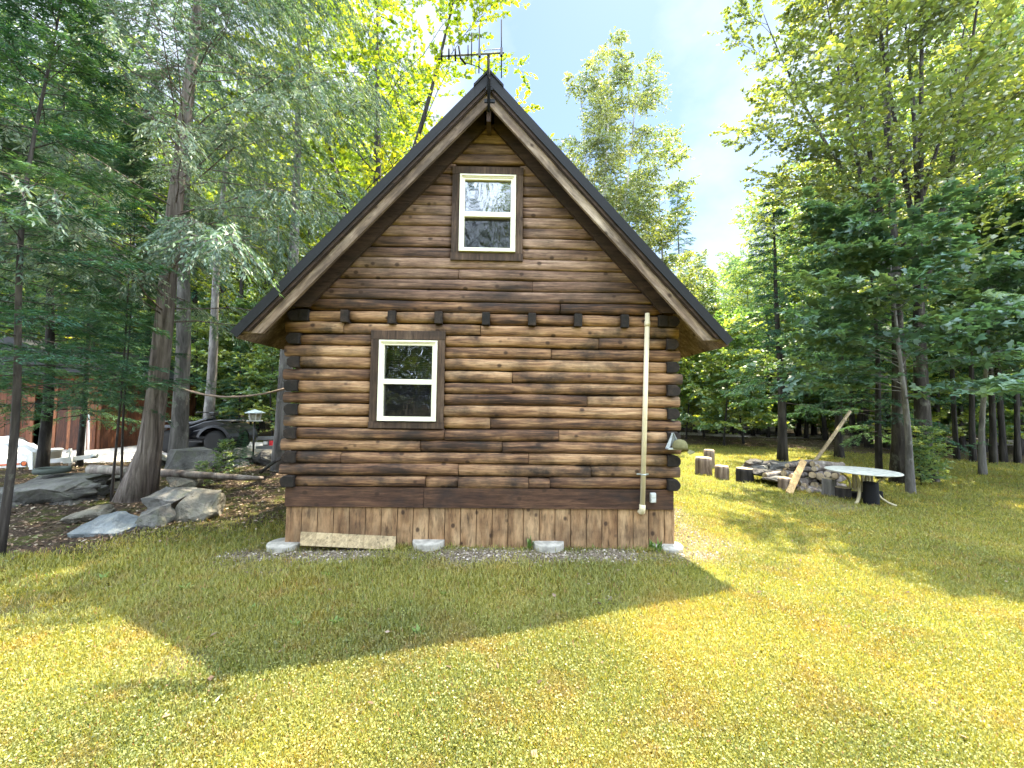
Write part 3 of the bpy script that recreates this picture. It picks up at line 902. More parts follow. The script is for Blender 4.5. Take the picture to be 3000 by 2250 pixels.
def make_grass(n):
    x, y = vis_pts(n, 1.15, 17.0, 1.15)
    ok = outside(x, y) & (rng.random(n) < lawn_mask(x, y) * 1.05) & (rng.random(n) > gravel_mask(x, y) * .93)
    pat = nz2(x, y, 3.2, 11)
    ok &= rng.random(n) < np.clip(.1 + pat * 1.7, .18, 1)
    x, y = x[ok], y[ok]; m = len(x)
    z = gz(x, y)
    az = rng.random(m) * 2 * np.pi
    clover = rng.random(m) < .22
    tilt = np.where(clover, rng.uniform(.1, .8, m), rng.uniform(.6, 1.4, m))
    D = np.stack([np.cos(az) * np.cos(tilt), np.sin(az) * np.cos(tilt), np.sin(tilt)], 1)
    Nn = unit(np.stack([-np.cos(az) * np.sin(tilt), -np.sin(az) * np.sin(tilt), np.cos(tilt)], 1) + rng.normal(0, .25, (m, 3)))
    grow = np.clip(.75 + .10 * y, .8, 2.2)
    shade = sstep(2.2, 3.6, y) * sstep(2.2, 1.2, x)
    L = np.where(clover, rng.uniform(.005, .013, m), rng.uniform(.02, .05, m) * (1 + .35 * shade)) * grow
    W = np.where(clover, rng.uniform(.005, .011, m), rng.uniform(.0024, .0046, m)) * np.clip(.7 + .25 * y, 1, 4)
    Cc = np.stack([x, y, z + np.where(clover, rng.uniform(.004, .026, m), -.003)], 1)
    pt = nz2(x, y, 1.6, 21)
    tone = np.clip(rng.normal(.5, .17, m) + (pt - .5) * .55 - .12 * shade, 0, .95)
    tone = np.where(rng.random(m) < .03, 1.0, tone)
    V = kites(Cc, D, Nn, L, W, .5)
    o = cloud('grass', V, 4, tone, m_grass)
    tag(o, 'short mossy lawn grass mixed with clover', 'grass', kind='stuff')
make_grass(1500000)

def blobs(n, x, y, r, flat, m, name, label, cat, lift=.3):
    """small irregular stones: squashed octahedra"""
    z = gz(x, y)
    O = np.array([(1, 0, 0), (0, 1, 0), (-1, 0, 0), (0, -1, 0), (0, 0, 1), (0, 0, -1)], float)
    T = np.array([(0, 1, 4), (1, 2, 4), (2, 3, 4), (3, 0, 4)])
    q = O[None] * (1 + rng.uniform(-.4, .4, (n, 6, 1)))
    az = rng.random(n) * 6.283
    c, s = np.cos(az)[:, None], np.sin(az)[:, None]
    X = q[..., 0] * c - q[..., 1] * s; Y = q[..., 0] * s + q[..., 1] * c
    q = np.stack([X * r[:, None], Y * r[:, None] * .75, q[..., 2] * (r * flat)[:, None]], -1)
    q = q + np.stack([x, y, z + r * flat * lift], 1)[:, None]
    V = q[:, T].reshape(-1, 3, 3)
    o = cloud(name, V, 3, np.repeat(rng.random(n), 4), m)
    tag(o, label, cat, kind='stuff')
k = N('pebble'); m_peb = k.pbr(k.ramp(k.attr(), [(0, (.08, .062, .046)), (.5, (.205, .168, .128)), (.85, (.34, .29, .235)), (1, (.50, .45, .39))]), .9, None, .2)
n = 30000
x = rng.uniform(-3.3, 3.3, n); y = rng.uniform(3.0, 8, n)
ok = outside(x, y) & (rng.random(n) < gravel_mask(x, y) * 1.0)
x, y = x[ok], y[ok]
blobs(len(x), x, y, rng.uniform(.005, .016, len(x)) * (1 + .6 * (rng.random(len(x)) < .1)), .6, m_peb, 'gravel', 'grey gravel and pebbles along the foot of the cabin wall', 'gravel')

k = N('dead_leaf'); m_dead = k.pbr(k.ramp(k.attr(), [(0, (.03, .02, .013)), (.5, (.10, .065, .042)), (.8, (.19, .135, .095)), (.94, (.33, .27, .21)), (1, (.09, .13, .03))]), .85, None, .2)
def litter(n, x0, x1, y0, y1, keep, name, label, size=1.0):
    x = rng.uniform(x0, x1, n); y = rng.uniform(y0, y1, n)
    ok = outside(x, y) & keep(x, y); x, y = x[ok], y[ok]; m = len(x)
    az = rng.random(m) * 6.283; t = rng.uniform(-.3, .5, m)
    D = np.stack([np.cos(az) * np.cos(t), np.sin(az) * np.cos(t), np.sin(t)], 1)
    Nn = unit(np.stack([rng.normal(0, .3, m), rng.normal(0, .3, m), np.ones(m)], 1))
    L = rng.uniform(.02, .058, m) * size
    V = kites(np.stack([x, y, gz(x, y) + rng.uniform(.004, .03, m)], 1), D, Nn, L, L * rng.uniform(.35, .8, m), .45)
    tag(cloud(name, V, 4, rng.random(m), m_dead), label, 'leaf litter', kind='stuff')
litter(26000, -12, -2.4, 3.2, 9.5, lambda x, y: (rng.random(len(x)) > lawn_mask(x, y) * .97), 'leaf_litter', 'brown dead leaves covering the bank around the rocks at the left')
litter(16000, 5, 34, 8, 26, lambda x, y: (lawn_mask(x, y) < .5), 'leaf_litter', 'brown dead leaves on the floor of the wood at the right', 1.7)
litter(700, -4, 4.5, 1.4, 8, lambda x, y: lawn_mask(x, y) > .5, 'fallen_leaves', 'scattered dry leaves lying on the lawn', .8)
# ------------------------------------------------------------------ trees
UPV = np.array([0, 0, 1.0])
def gen_tree(name, seed, H, r0, path, tmax, leaf, bk, nb, c0, Lmax, prof, e0, droop, tw_n, tw_len, lf_n, lL, lW, flat=.6, hang=.0, fork=(), lobed=False,
             twig_r=.006, up_tw=.15, sides=10, az_bias=None, jag=.25, br_r=.22, start=.25, tone_sd=.2, flare=.35, dead=0, taper=1.0, lmod=None):
    """trunk + limbs as one mesh, foliage as leaf-sized faces along every twig; root at the foot"""
    rg = np.random.default_rng(seed)
    root = bpy.data.objects.new(name, None); COL.objects.link(root)
    mb = MB()
    nseg = 16
    ts = np.linspace(0, 1, nseg + 1)
    def PT(t): return np.array(path(t), float)
    def RT(t): return r0 * ((1 - t) ** taper * .95 + .05) * (1 + flare * np.exp(-t * H / .28))
    stems = [(PT, RT, 0.0, tmax)]
    mb.tube([PT(t) - (np.array([0, 0, .25]) if t == 0 else 0) for t in ts], [RT(t) for t in ts], sides, .5, True, True, .05)
    for (tf, azf, ang, ln) in fork:                # extra leaders leaving the trunk
        b0 = PT(tf); hd = np.array([math.cos(azf), math.sin(azf), 0])
        def P2(t, b0=b0, hd=hd, ang=ang, ln=ln): return b0 + hd * ln * (math.sin(ang) * (t - .22 * t * t)) + UPV * ln * (math.cos(ang) * t + .12 * t * t)
        def R2(t, tf=tf): return RT(tf) * .72 * (1 - .9 * t)
        mb.tube([P2(t) for t in np.linspace(0, 1, 11)], [R2(t) for t in np.linspace(0, 1, 11)], 7, .5, False, True, .05)
        stems.append((P2, R2, .15, 1.0))
    TB, TD, TL, TN, TT = [], [], [], [], []
    wts = np.array([1.0] + [.55] * len(fork)); wts /= wts.sum()
    for i in range(nb):
        si = rg.choice(len(stems), p=wts) if len(stems) > 1 else 0
        P_, R_, a0, a1 = stems[si]
        lo = c0 if si == 0 else a0
        u = ((i + rg.random()) / nb) ** .9
        t = lo + (a1 - lo) * u
        az = i * 2.39996 + rg.normal(0, .35)
        if az_bias is not None: az = az_bias(az, t, rg)
        L = Lmax * prof(t) * rg.uniform(.7, 1.15)
        if lmod is not None: L *= lmod(az)
        e = e0(t) + rg.normal(0, .1)
        B = P_(t)
        hd = np.array([math.cos(az), math.sin(az), 0]); sd = np.array([-math.sin(az), math.cos(az), 0])
        n = 7
        s_ = np.linspace(0, 1, n)
        wob = rg.normal(0, .03, (n, 3)) * L * s_[:, None]
        pts = B + hd * (L * math.cos(e) * s_)[:, None] + UPV * (L * (math.sin(e) * s_ - droop * s_ ** 2))[:, None] + wob
        rb = max(R_(t) * br_r * 2 * .6, .006)
        mb.tube(pts, list(rb * (1 - .86 * s_)), 5, .5, False, True)
        if rg.random() < dead: continue
        tc_ = rg.normal(0, tone_sd * .7)
        m = max(3, int(tw_n * (.35 + .65 * L / Lmax)))
        for j in range(m):
            s = start + (1 - start) * (j + rg.random() * .6) / m
            f = s * (n - 1); a = min(int(f), n - 2); fr = f - a
            b = pts[a] * (1 - fr) + pts[a + 1] * fr
            tg = pts[a + 1] - pts[a]; tg = tg / np.linalg.norm(tg)
            sg = 1 if j % 2 else -1
            an = rg.uniform(.5, 1.15) if s < .93 else rg.uniform(-.3, .3)
            d = tg * math.cos(an) + sd * sg * math.sin(an) + UPV * (rg.normal(up_tw, jag) - hang * .6)
            d /= np.linalg.norm(d)
            TB.append(b); TD.append(d); TL.append(tw_len * (1.15 - .6 * s) * rg.uniform(.6, 1.25) * (.5 + .5 * L / Lmax)); TT.append(tc_ + rg.normal(0, tone_sd * .5))
    TB, TD, TL, TT = np.array(TB), np.array(TD), np.array(TL), np.array(TT)
    nt_ = len(TB)
    # twigs: thin three-sided spikes
    if twig_r > 0:
        S = unit(np.cross(TD, UPV + rg.normal(0, .1, (nt_, 3)))); Q = np.cross(S, TD)
        tip = TB + TD * TL[:, None] + UPV * (-hang * .5 * TL)[:, None]
        ring = [TB + (S * math.cos(a) + Q * math.sin(a)) * twig_r for a in (0, 2.09, 4.19)]
        tri = np.concatenate([np.stack([ring[k], ring[(k + 1) % 3], tip], 1) for k in range(3)])
        for p in tri: mb.face(p, .5)
    # leaves
    u = np.linspace(.08, 1.0, lf_n)[None, :] + rg.uniform(-.04, .04, (nt_, lf_n))
    Cc = TB[:, None] + TD[:, None] * (TL[:, None] * u)[..., None] + UPV * (-hang * .5 * TL[:, None] * u * u)[..., None]
    side = np.where(np.arange(lf_n) % 2, 1, -1)[None, :, None]
    S = unit(np.cross(TD, UPV))[:, None]
    ang = rg.uniform(.35, 1.0, (nt_, lf_n))[..., None]
    D = TD[:, None] * np.cos(ang) + S * side * np.sin(ang)
    D = D + np.array([0, 0, -hang]) * rg.uniform(.4, 1.3, (nt_, lf_n))[..., None] + rg.normal(0, jag * .8, (nt_, lf_n, 3))
    D = unit(D.reshape(-1, 3))
    Cc = Cc.reshape(-1, 3) + rg.normal(0, .012, (nt_ * lf_n, 3))
    Nn = unit(UPV * flat + rg.normal(0, 1 - flat * .7, (nt_ * lf_n, 3)))
    Nn = unit(Nn - D * (Nn * D).sum(1, keepdims=True))
    L = lL * rg.uniform(.6, 1.3, len(Cc)); W = lW * rg.uniform(.7, 1.25, len(Cc))
    tone = np.clip(.5 + np.repeat(TT, lf_n) + rg.normal(0, tone_sd * .6, len(Cc)), 0, 1)
    if lobed:
        S2 = np.cross(Nn, D)
        V = np.concatenate([kites(Cc, D, Nn, L, W * .62, .5)] + [kites(Cc + D * (L * .12)[:, None], unit(D * .62 + S2 * k_), Nn, L * .74, W * .5, .5) for k_ in (-.8, .8)])
        tone = np.tile(tone, 3)
    else:
        V = kites(Cc, D, Nn, L, W, .45)
    mb.build('trunk', bk, root)
    cloud('crown', V, 4, tone, leaf, root)
    return root

USED = set()
def plant(proto, x, y, s, rz, label, cat='tree', group=None, tilt=0.0, sz=None, z=None):
    if proto.name in USED: o = copy_tree(proto)
    else: o = proto; USED.add(proto.name)
    o.location = (x, y, (G(x, y) if z is None else z) - .02)
    o.rotation_euler = (tilt * math.cos(rz), tilt * math.sin(rz), rz)
    o.scale = (s, s, sz or s)
    for k_ in ('group',):
        if k_ in o: del o[k_]
    tag(o, label, cat, group)
    return o

def straight(H, lean=(0, 0), curve=(0, 0), wig=.04):
    return lambda t: (lean[0] * t * H + curve[0] * t * t * H + wig * math.sin(t * 9), lean[1] * t * H + curve[1] * t * t * H + wig * math.cos(t * 7) - wig, t * H)

# --- the big leaning cedar by the rocks
def cedar_path(t):
    h = t * 12.5
    keys = [(0, -.02), (.25, .08), (.5, .17), (1.0, .21), (1.45, .24), (2.5, .30), (3.9, .36), (5.3, .43), (6.5, .47), (8.3, .56), (12.5, .72)]
    for (a, b), (c, d) in zip(keys[:-1], keys[1:]):
        if a <= h <= c: return (b + (d - b) * (h - a) / (c - a), .02 * math.sin(h), h)
    return (.72, 0, h)
cedar = gen_tree('cedar_tree', 11, 12.5, .155, cedar_path, 1.0, l_cedar, b_cedar, 190, .225, 3.2, lambda t: (1.0 if t < .5 else 1.0 - (t - .5) * 1.3), lambda t: .12 + .25 * t, .22,
                 30, .60, 40, .070, .018, flat=.6, hang=.75, twig_r=.004, up_tw=.0, jag=.2, br_r=.10, tone_sd=.3, flare=.9, sides=14, az_bias=lambda az, t, rg: (-1.5 + rg.normal(0, .6)) if rg.random() < .3 else az, lmod=lambda az: 1 + .25 * math.cos(az + .6))
plant(cedar, at(390, 1470, 6.35).x, 6.35, 1, 0, 'big leaning cedar with shaggy grey bark and a flared foot among the rocks')

fir = gen_tree('fir_tree', 21, 7.0, .037, straight(7.0, (.02, 0)), 1.0, l_fir, b_maple, 92, .23, 1.9, lambda t: 1.02 - .95 * t, lambda t: -.02 + .35 * t, .14,
               28, .50, 30, .066, .011, flat=.85, hang=.12, twig_r=.003, up_tw=.02, jag=.12, br_r=.16, tone_sd=.25, flare=.15, dead=.08)
firb = gen_tree('fir_tree', 22, 9.0, .10, straight(9.0, (-.01, .01)), 1.0, l_fir, b_dark, 100, .15, 2.2, lambda t: 1.05 - .97 * t, lambda t: .02 + .3 * t, .18,
                26, .56, 26, .075, .013, flat=.8, hang=.2, twig_r=.003, up_tw=.02, jag=.15, br_r=.16, tone_sd=.25, flare=.15, dead=.05)
maple = gen_tree('maple_tree', 31, 13.0, .20, straight(13, (.01, .0)), .98, l_maple, b_dark, 66, .20, 4.1, lambda t: .65 + .9 * math.sin(min(t, .8) * 3.0) * .4 - .45 * max(0, t - .6) * 2, lambda t: .45 + .35 * t, .10,
                 20, .9, 16, .115, .10, flat=.55, hang=.15, twig_r=.005, up_tw=.15, jag=.35, br_r=.15, tone_sd=.3, fork=((.3, .8, .35, 8.0), (.38, 3.6, .4, 7.5)))
bigmaple = gen_tree('maple_tree', 37, 14.0, .165, straight(14, (-.012, .0), (.02, 0)), .98, l_birch, b_maple, 92, .20, 3.6, lambda t: 1.0 - .2 * t if t < .4 else .92 - (t - .4) * 1.05, lambda t: .35 + .45 * t, .06,
                    21, .9, 16, .10, .08, flat=.6, hang=.1, twig_r=.005, up_tw=.12, jag=.3, br_r=.13, tone_sd=.25,
                    taper=1.9, fork=((.27, 2.9, .22, 7.0), (.30, 1.8, .14, 9.0), (.33, .2, .50, 7.5), (.36, .9, .2, 8.0)))
birch = gen_tree('birch_tree', 41, 17.0, .14, straight(17, (.0, .0), (.01, 0), .15), 1.0, l_birch, b_birch, 150, .22, 2.4, lambda t: .75 + .35 * math.sin(t * 3.1) - .55 * max(0, t - .75) * 3, lambda t: .75, .38,
                 27, .75, 17, .085, .062, flat=.3, hang=.45, twig_r=.004, up_tw=.05, jag=.4, br_r=.14, tone_sd=.25, fork=((.22, 2.6, .14, 11), (.28, .2, .2, 11)))
airy = gen_tree('birch_tree', 45, 12.0, .10, straight(12, (.02, 0), (.02, 0), .1), 1.0, l_birch, b_birch, 60, .2, 2.3, lambda t: .9 - .5 * max(0, t - .5), lambda t: .7, .22,
                23, .8, 15, .115, .085, flat=.35, hang=.3, twig_r=.004, up_tw=.1, jag=.4, br_r=.16, tone_sd=.25, fork=((.3, 1, .3, 7),))
def sap_bias(az, t, rg): return math.pi + rg.normal(0, 1.0) if rg.random() < .62 else az
sapling = gen_tree('maple_sapling', 51, 5.3, .062, straight(5.3, (-.05, 0), (-.01, 0), .03), 1.0, l_sap, b_grey, 62, .33, 2.9, lambda t: 1.0 - .42 * t, lambda t: .10 + .5 * t, .12,
                   16, .52, 10, .14, .13, flat=.82, hang=.12, twig_r=.003, up_tw=.05, jag=.16, br_r=.18, tone_sd=.22, lobed=True, az_bias=sap_bias, flare=.5)
spruce = gen_tree('spruce_tree', 61, 8.5, .13, straight(8.5, (-.02, 0)), 1.0, l_fir, b_dark, 105, .20, 2.1, lambda t: 1.0 - .9 * t if t > .3 else .75 + t * .4, lambda t: .05 + .3 * t, .20,
                  26, .46, 28, .07, .015, flat=.6, hang=.3, twig_r=.003, up_tw=.02, jag=.25, br_r=.13, tone_sd=.3, dead=.06)
slim = gen_tree('slim_tree', 91, 14.0, .165, straight(14, (.02, 0), (.012, 0), .05), 1.0, l_cedar, b_grey, 52, .42, 2.0, lambda t: 1.0 - .5 * t, lambda t: .1 + .3 * t, .2,
                20, .6, 20, .09, .03, flat=.5, hang=.5, twig_r=.004, up_tw=.0, jag=.28, br_r=.10, tone_sd=.25, flare=.3)
tall = gen_tree('woodland_tree', 71, 16.0, .14, straight(16, (.012, 0), (0, 0), .08), .98, l_wood, b_dark, 74, .20, 3.1, lambda t: .75 + .3 * math.sin(t * 3) - .4 * max(0, t - .7) * 2, lambda t: .2 + .4 * t, .1,
                18, .85, 14, .135, .105, flat=.55, hang=.2, twig_r=.005, up_tw=.1, jag=.35, br_r=.11, tone_sd=.3, dead=.12)
tallfir = gen_tree('conifer_tree', 75, 17.0, .14, straight(17, (-.008, 0), (0, 0), .06), 1.0, l_fir, b_dark, 120, .14, 2.8, lambda t: 1.05 - .95 * t if t > .28 else .6 + t, lambda t: -.05 + .3 * t, .2,
                   18, .7, 20, .115, .026, flat=.65, hang=.3, twig_r=.005, up_tw=0, jag=.22, br_r=.10, tone_sd=.3, dead=.12)
under = gen_tree('understory_tree', 81, 4.2, .035, straight(4.2, (.03, 0), (.02, 0), .06), 1.0, l_wood, b_dark, 46, .06, 1.6, lambda t: 1 - .5 * t, lambda t: .3 + .3 * t, .08,
                 16, .55, 11, .12, .095, flat=.7, hang=.15, twig_r=.004, up_tw=.1, jag=.28, br_r=.25, tone_sd=.3)

# --- left: firs, the trunks behind the cedar, the sunlit canopy
def ptree(proto, px, py, y, s, rz, label, cat='tree', group=None, **kw):
    p = at(px, py, y)
    return plant(proto, p.x, y, s, rz, label, cat, group, **kw)
ptree(fir, -8, 1650, 3.95, .98, .4, 'dark young fir at the left edge of the lawn, nearest of the firs')
ptree(fir, 325, 1470, 6.2, .52, 2.0, 'slim young fir left of the cedar, first of two side by side', sz=.86)
ptree(fir, 356, 1455, 6.5, .50, 4.1, 'slim young fir close against the left side of the cedar', sz=.93)
ptree(firb, 230, 1400, 8.9, .62, 2.0, 'small dark fir in front of the shed door', sz=.75)
ptree(firb, 120, 1400, 8.2, .95, 1.0, 'dark fir in front of the orange shed')
ptree(firb, -160, 1420, 6.5, 1.0, 2.2, 'dark fir beside the white trailer at the left edge', sz=1.1)
ptree(slim, 520, 1340, 9.0, 1.0, .0, 'grey trunked tree leaning right close behind the cedar', tilt=.04)
ptree(slim, 606, 1250, 12.4, .95, .0, 'straight grey trunked tree behind the quad bike')
ptree(slim, 820, 1385, 8.8, .95, 2.1, 'tree rising close behind the left corner of the cabin')
m_l = [(1077, 10.6, 1.1, 2.4), (880, 19.0, 1.15, .5), (1060, 17.0, 1.10, 1.9), (1230, 19.0, 1.12, 3.1), (760, 21.0, 1.15, 4.4), (960, 24.0, 1.3, 5.2), (1360, 26, 1.25, .3)]
for i, (px_, y, s, rz) in enumerate(m_l):
    ptree(maple, px_, 1250, y, s, rz, 'sunlit yellow green maple behind the cabin roof, left of the antenna', group='sunlit maples left of the antenna')
w_l = [(-420, 12, 1.0), (-150, 14, .95), (60, 16, 1.05), (240, 15, .95), (430, 17, .95), (560, 17.5, 1.0), (690, 17, .95), (150, 21, 1.1), (-300, 18, 1.1), (-30, 23, 1.2), (330, 22, 1.0), (610, 25, 1.1), (480, 27, 1.1), (820, 27, 1.2), (0, 31, 1.2), (740, 33, 1.3), (1000, 36, 1.2)]
for i, (px_, y, s) in enumerate(w_l):
    pr0 = (tall, tallfir, maple, tall)[i % 4]
    lab = {'woodland_tree': 'leafy tree in the wood behind the shed and the drive at the left', 'conifer_tree': 'tall dark conifer in the wood behind the shed at the left', 'maple_tree': 'light green maple in the wood behind the drive at the left'}[pr0.name.split('.')[0]]
    ptree(pr0, px_, 1220, y, s * random.uniform(.9, 1.08), random.uniform(0, 6), lab, group='trees of the wood behind the drive at the left')
u_l = [(430, 14), (560, 15), (640, 16.5), (700, 14.5), (740, 16.5), (800, 15), (830, 17), (480, 17), (350, 17), (600, 19), (760, 20), (680, 21), (280, 15.5), (540, 21)]
for i, (px_, y) in enumerate(u_l):
    ptree(under if i % 3 else firb, px_, 1220, y, random.uniform(.85, 1.35) if i % 3 else random.uniform(.4, .6), random.uniform(0, 6),
          'leafy undergrowth sapling behind the quad bike and the bird feeder' if i % 3 else 'small dark fir behind the quad bike', group='undergrowth behind the quad bike')

# --- centre: the birch behind the roof
ptree(birch, 1765, 1200, 16.0, 1.0, .2, 'tall airy birch with pale trunk rising behind the right slope of the roof')
ptree(airy, 1935, 1200, 18.0, 1.12, 1.2, 'lower pale green birch just right of the tall one')
ptree(airy, 2050, 1200, 23.0, .85, 3.0, 'small birch behind the eave at the far edge of the lawn')

# --- right: maples, the sapling, spruce and dark trunks
ptree(bigmaple, 2640, 1440, 8.4, 1.0, 0, 'large many-stemmed maple with dark trunk behind the table')
ptree(bigmaple, 2715, 1440, 8.7, 1.05, 2.4, 'thick dark trunk close right of the many-stemmed maple')
ptree(sapling, 2668, 1447, 7.5, 1.0, .0, 'young maple with thin grey trunk and broad blue green leaves over the table')
ptree(sapling, 2880, 1400, 9.6, 1.05, 2.5, 'leafy young maple at the right edge of the lawn, left of the two there', sz=1.15)
ptree(sapling, 3060, 1400, 9.0, 1.1, 1.0, 'leafy young maple reaching in from beyond the right edge')
ptree(spruce, 2292, 1352, 11.7, 1.0, 0, 'slim spruce with bare lower trunk behind the stone ring')
ptree(spruce, 2460, 1345, 12.6, .9, 2, 'thin dark spruce behind the long pole')
ptree(firb, 2577, 1410, 8.9, .72, 1, 'thin dark fir trunk behind the table top')
ptree(under, 2120, 1270, 15.8, 1.2, 1, 'bright leafy bush at the far edge of the lawn beside the cabin corner', 'bush')
ptree(under, 2180, 1270, 16.8, 1.3, 3, 'leafy bush left of the spruce at the far edge of the lawn', 'bush')
w_r = [(2110, 24, .62), (2150, 27, .7), (2205, 21.5, .6), (2222, 23, .6), (2250, 20.5, .62), (2340, 22, .75), (2360, 20, .7), (2385, 23, .8), (2418, 19, .72), (2440, 21, .85), (2500, 16, .8), (2520, 17.5, .85), (2545, 15.5, .85),
       (2600, 15, .9), (2690, 15.5, .9), (2745, 14, .9), (2800, 12.2, .85), (2818, 15, .95), (2845, 11.8, .9), (2880, 15, .9), (2905, 11.6, .9), (2935, 12, .95), (2975, 11.8, .9), (2990, 14, 1), (3060, 12, 1), (3150, 13, 1), (3260, 11, 1), (3400, 13, 1), (3600, 12, 1),
       (2060, 30, .8), (2150, 32, .85), (2230, 28, .85), (2320, 29, .9), (2430, 28, 1.0), (2540, 28, 1.05), (2660, 26, 1.05), (2790, 23, 1.1), (2900, 23, 1.1), (3030, 20, 1.1),
       (2340, 38, 1.1), (2500, 37, 1.2), (2680, 35, 1.25), (2860, 32, 1.3), (3020, 30, 1.3)]
for i, (px_, y, s) in enumerate(w_r):
    pr0 = (tall, tallfir, tall, spruce)[i % 4]
    thin = .58 if px_ > 2700 and y < 16.5 else 1.0
    kind = pr0.name.split('.')[0]
    lab = {'woodland_tree': 'dark trunked leafy tree in the shady wood beyond the lawn at the right', 'conifer_tree': 'dark conifer in the shady wood beyond the lawn at the right', 'spruce_tree': 'smaller spruce in the shady wood beyond the lawn at the right'}[kind]
    ptree(pr0, px_, 1250, y, s * random.uniform(.92, 1.08) * (1.3 if kind == 'spruce_tree' else 1) * thin, random.uniform(0, 6), lab, group='trees of the shady wood at the right', sz=s)
for i, (px_, y, s) in enumerate(((1985, 22, 1.6), (2010, 19, 1.2), (2035, 24, 1.7), (2065, 20, 1.3), (2090, 26, 1.8), (2000, 28, 2.0), (2050, 31, 2.1), (2110, 30, 2.0), (1960, 30, 2.0), (2150, 27, 1.8))):
    ptree(under, px_, 1250, y, s, i, 'bright leafy undergrowth at the back of the lawn just past the cabin corner', group='undergrowth past the cabin corner')
for i in range(64):
    a_ = -1.25 + 2.5 * i / 63 + random.uniform(-.02, .02); r_ = random.uniform(26, 40)
    if abs(a_) < .12: continue
    plant(under, r_ * math.sin(a_), r_ * math.cos(a_), random.uniform(1.3, 2.1), random.uniform(0, 6), 'distant leafy undergrowth deep in the wood', group='distant undergrowth deep in the wood')
for i in range(26):
    px_ = 2080 + i * 40 + random.uniform(-14, 14)
    y = random.uniform(20, 25) if px_ < 2560 else random.uniform(13, 19)
    ptree(under, px_, 1250, y, random.uniform(.7, 1.25), random.uniform(0, 6), 'leafy undergrowth sapling between the dark trunks at the right', group='undergrowth between the trunks at the right')
# --- far belt of trees closing the view all round, and those behind the photographer that the panes mirror
for i in range(30):
    a = -1.35 + 2.7 * i / 29
    r = random.uniform(40, 52)
    x, y = r * math.sin(a), r * math.cos(a)
    if -.05 < a < .38: r_s = .8
    else: r_s = 1.35
    plant((tall, tallfir, maple)[i % 3], x, y, r_s * random.uniform(.9, 1.1), random.uniform(0, 6), 'far tree closing the view at the back of the clearing', group='far trees at the back of the clearing', z=0)
for i in range(34):
    x = -17 + i + random.uniform(-.4, .4)
    plant(under if i % 3 else firb, x, -11 - 6 * random.random(), random.uniform(1.5, 2.1) if i % 3 else 1.0, random.uniform(0, 6), 'undergrowth behind the photographer, mirrored in the lower window', group='undergrowth mirrored in the window panes')
for i, (x, y, s) in enumerate(((-7, -9, .95), (-2.6, -11, .95), (.3, -13, .85), (2.5, -11, .8), (5, -10, .9), (9, -8, 1.0), (-11, -5, 1.0), (13, -4, 1.0), (-1, -18, .7), (4, -18, .8), (-6, -17, 1), (9, -16, 1), (-15, -14, 1), (16, -14, 1), (-10, -20, 1.1), (0, -24, .8), (6, -25, 1.), (-5, -26, 1.))):
    plant((tall, tallfir)[i % 2], x, y, s, random.uniform(0, 6), 'tree standing behind the photographer, mirrored in the window panes', group='trees mirrored in the window panes')
# ------------------------------------------------------------------ rocks
import bmesh
from mathutils import noise as mnoise
def rock_mesh(seed, sx, sy, sz, boxy=.6, rough=.09):
    r_ = random.Random(seed)
    bm = bmesh.new()
    for _ in range(26):
        p = Vector((r_.gauss(0, 1), r_.gauss(0, 1), r_.gauss(0, 1))).normalized()
        mxc = max(abs(c) for c in p)
        p = p.lerp(p / mxc, boxy) * r_.uniform(.86, 1.08)
        bm.verts.new((p.x, p.y, p.z))
    h = bmesh.ops.convex_hull(bm, input=bm.verts)
    bmesh.ops.delete(bm, geom=list({g for g in h['geom_interior'] + h['geom_unused'] if isinstance(g, bmesh.types.BMVert)}), context='VERTS')
    bmesh.ops.triangulate(bm, faces=bm.faces)
    bmesh.ops.subdivide_edges(bm, edges=bm.edges, cuts=3, use_grid_fill=True)
    for v in bm.verts:
        o = Vector((seed * 1.7, 3, 1))
        d = mnoise.noise(v.co * 2.1 + o) * rough * 1.6 + mnoise.noise(v.co * 6 + o) * rough * .6
        v.co *= 1 + d
        v.co = Vector((v.co.x * sx, v.co.y * sy, v.co.z * sz))
    me = bpy.data.meshes.new('boulder')
    bm.to_mesh(me); bm.free()
    return me
def rock(x0, x1, y0, y1, y, dep, m, label, seed, rz=0., tilt=(0, 0), boxy=.6, name='boulder', cat='rock', group='boulders along the bank and the drive', rough=.09):
    """a boulder filling the given box of the photograph at distance y"""
    a, b = at(x0, (y0 + y1) / 2, y), at(x1, (y0 + y1) / 2, y)
    zt, zb = at((x0 + x1) / 2, y0, y).z, at((x0 + x1) / 2, y1, y).z
    sx, sz = (b.x - a.x) / 2, (zt - zb) / 2 * 1.15
    me = rock_mesh(seed, sx, dep / 2, sz, boxy, rough)
    me.materials.append(m)
    o = bpy.data.objects.new(name, me); COL.objects.link(o)
    o.location = ((a.x + b.x) / 2, y + dep * .25, (zt + zb) / 2 - sz * .12)
    o.rotation_euler = (tilt[0], tilt[1], rz)
    return tag(o, label, cat, group)
rock(205, 372, 1522, 1592, 4.75, .55, r_blue, 'blue grey slab of rock at the lawn edge, lowest in front of the cedar', 3, .1, (.25, -.08), .8)
rock(374, 486, 1494, 1562, 5.0, .45, r_grey, 'mossy grey rock wedged between the blue grey slab and the tan boulder', 4, -.2, (.1, -.1), .7)
rock(484, 612, 1458, 1532, 5.3, .6, r_tan, 'smooth tan boulder with a broad flat face right of the cedar foot', 8, .3, (.55, -.25), .75)
rock(425, 565, 1430, 1486, 5.75, .55, r_grey, 'lichen covered rock behind the tan boulder at the cedar roots', 6, 0, (.1, -.15), .6)
rock(478, 562, 1392, 1440, 6.8, .6, r_tan, 'sunlit rock just right of the cedar trunk', 9, .2, (.2, .1))
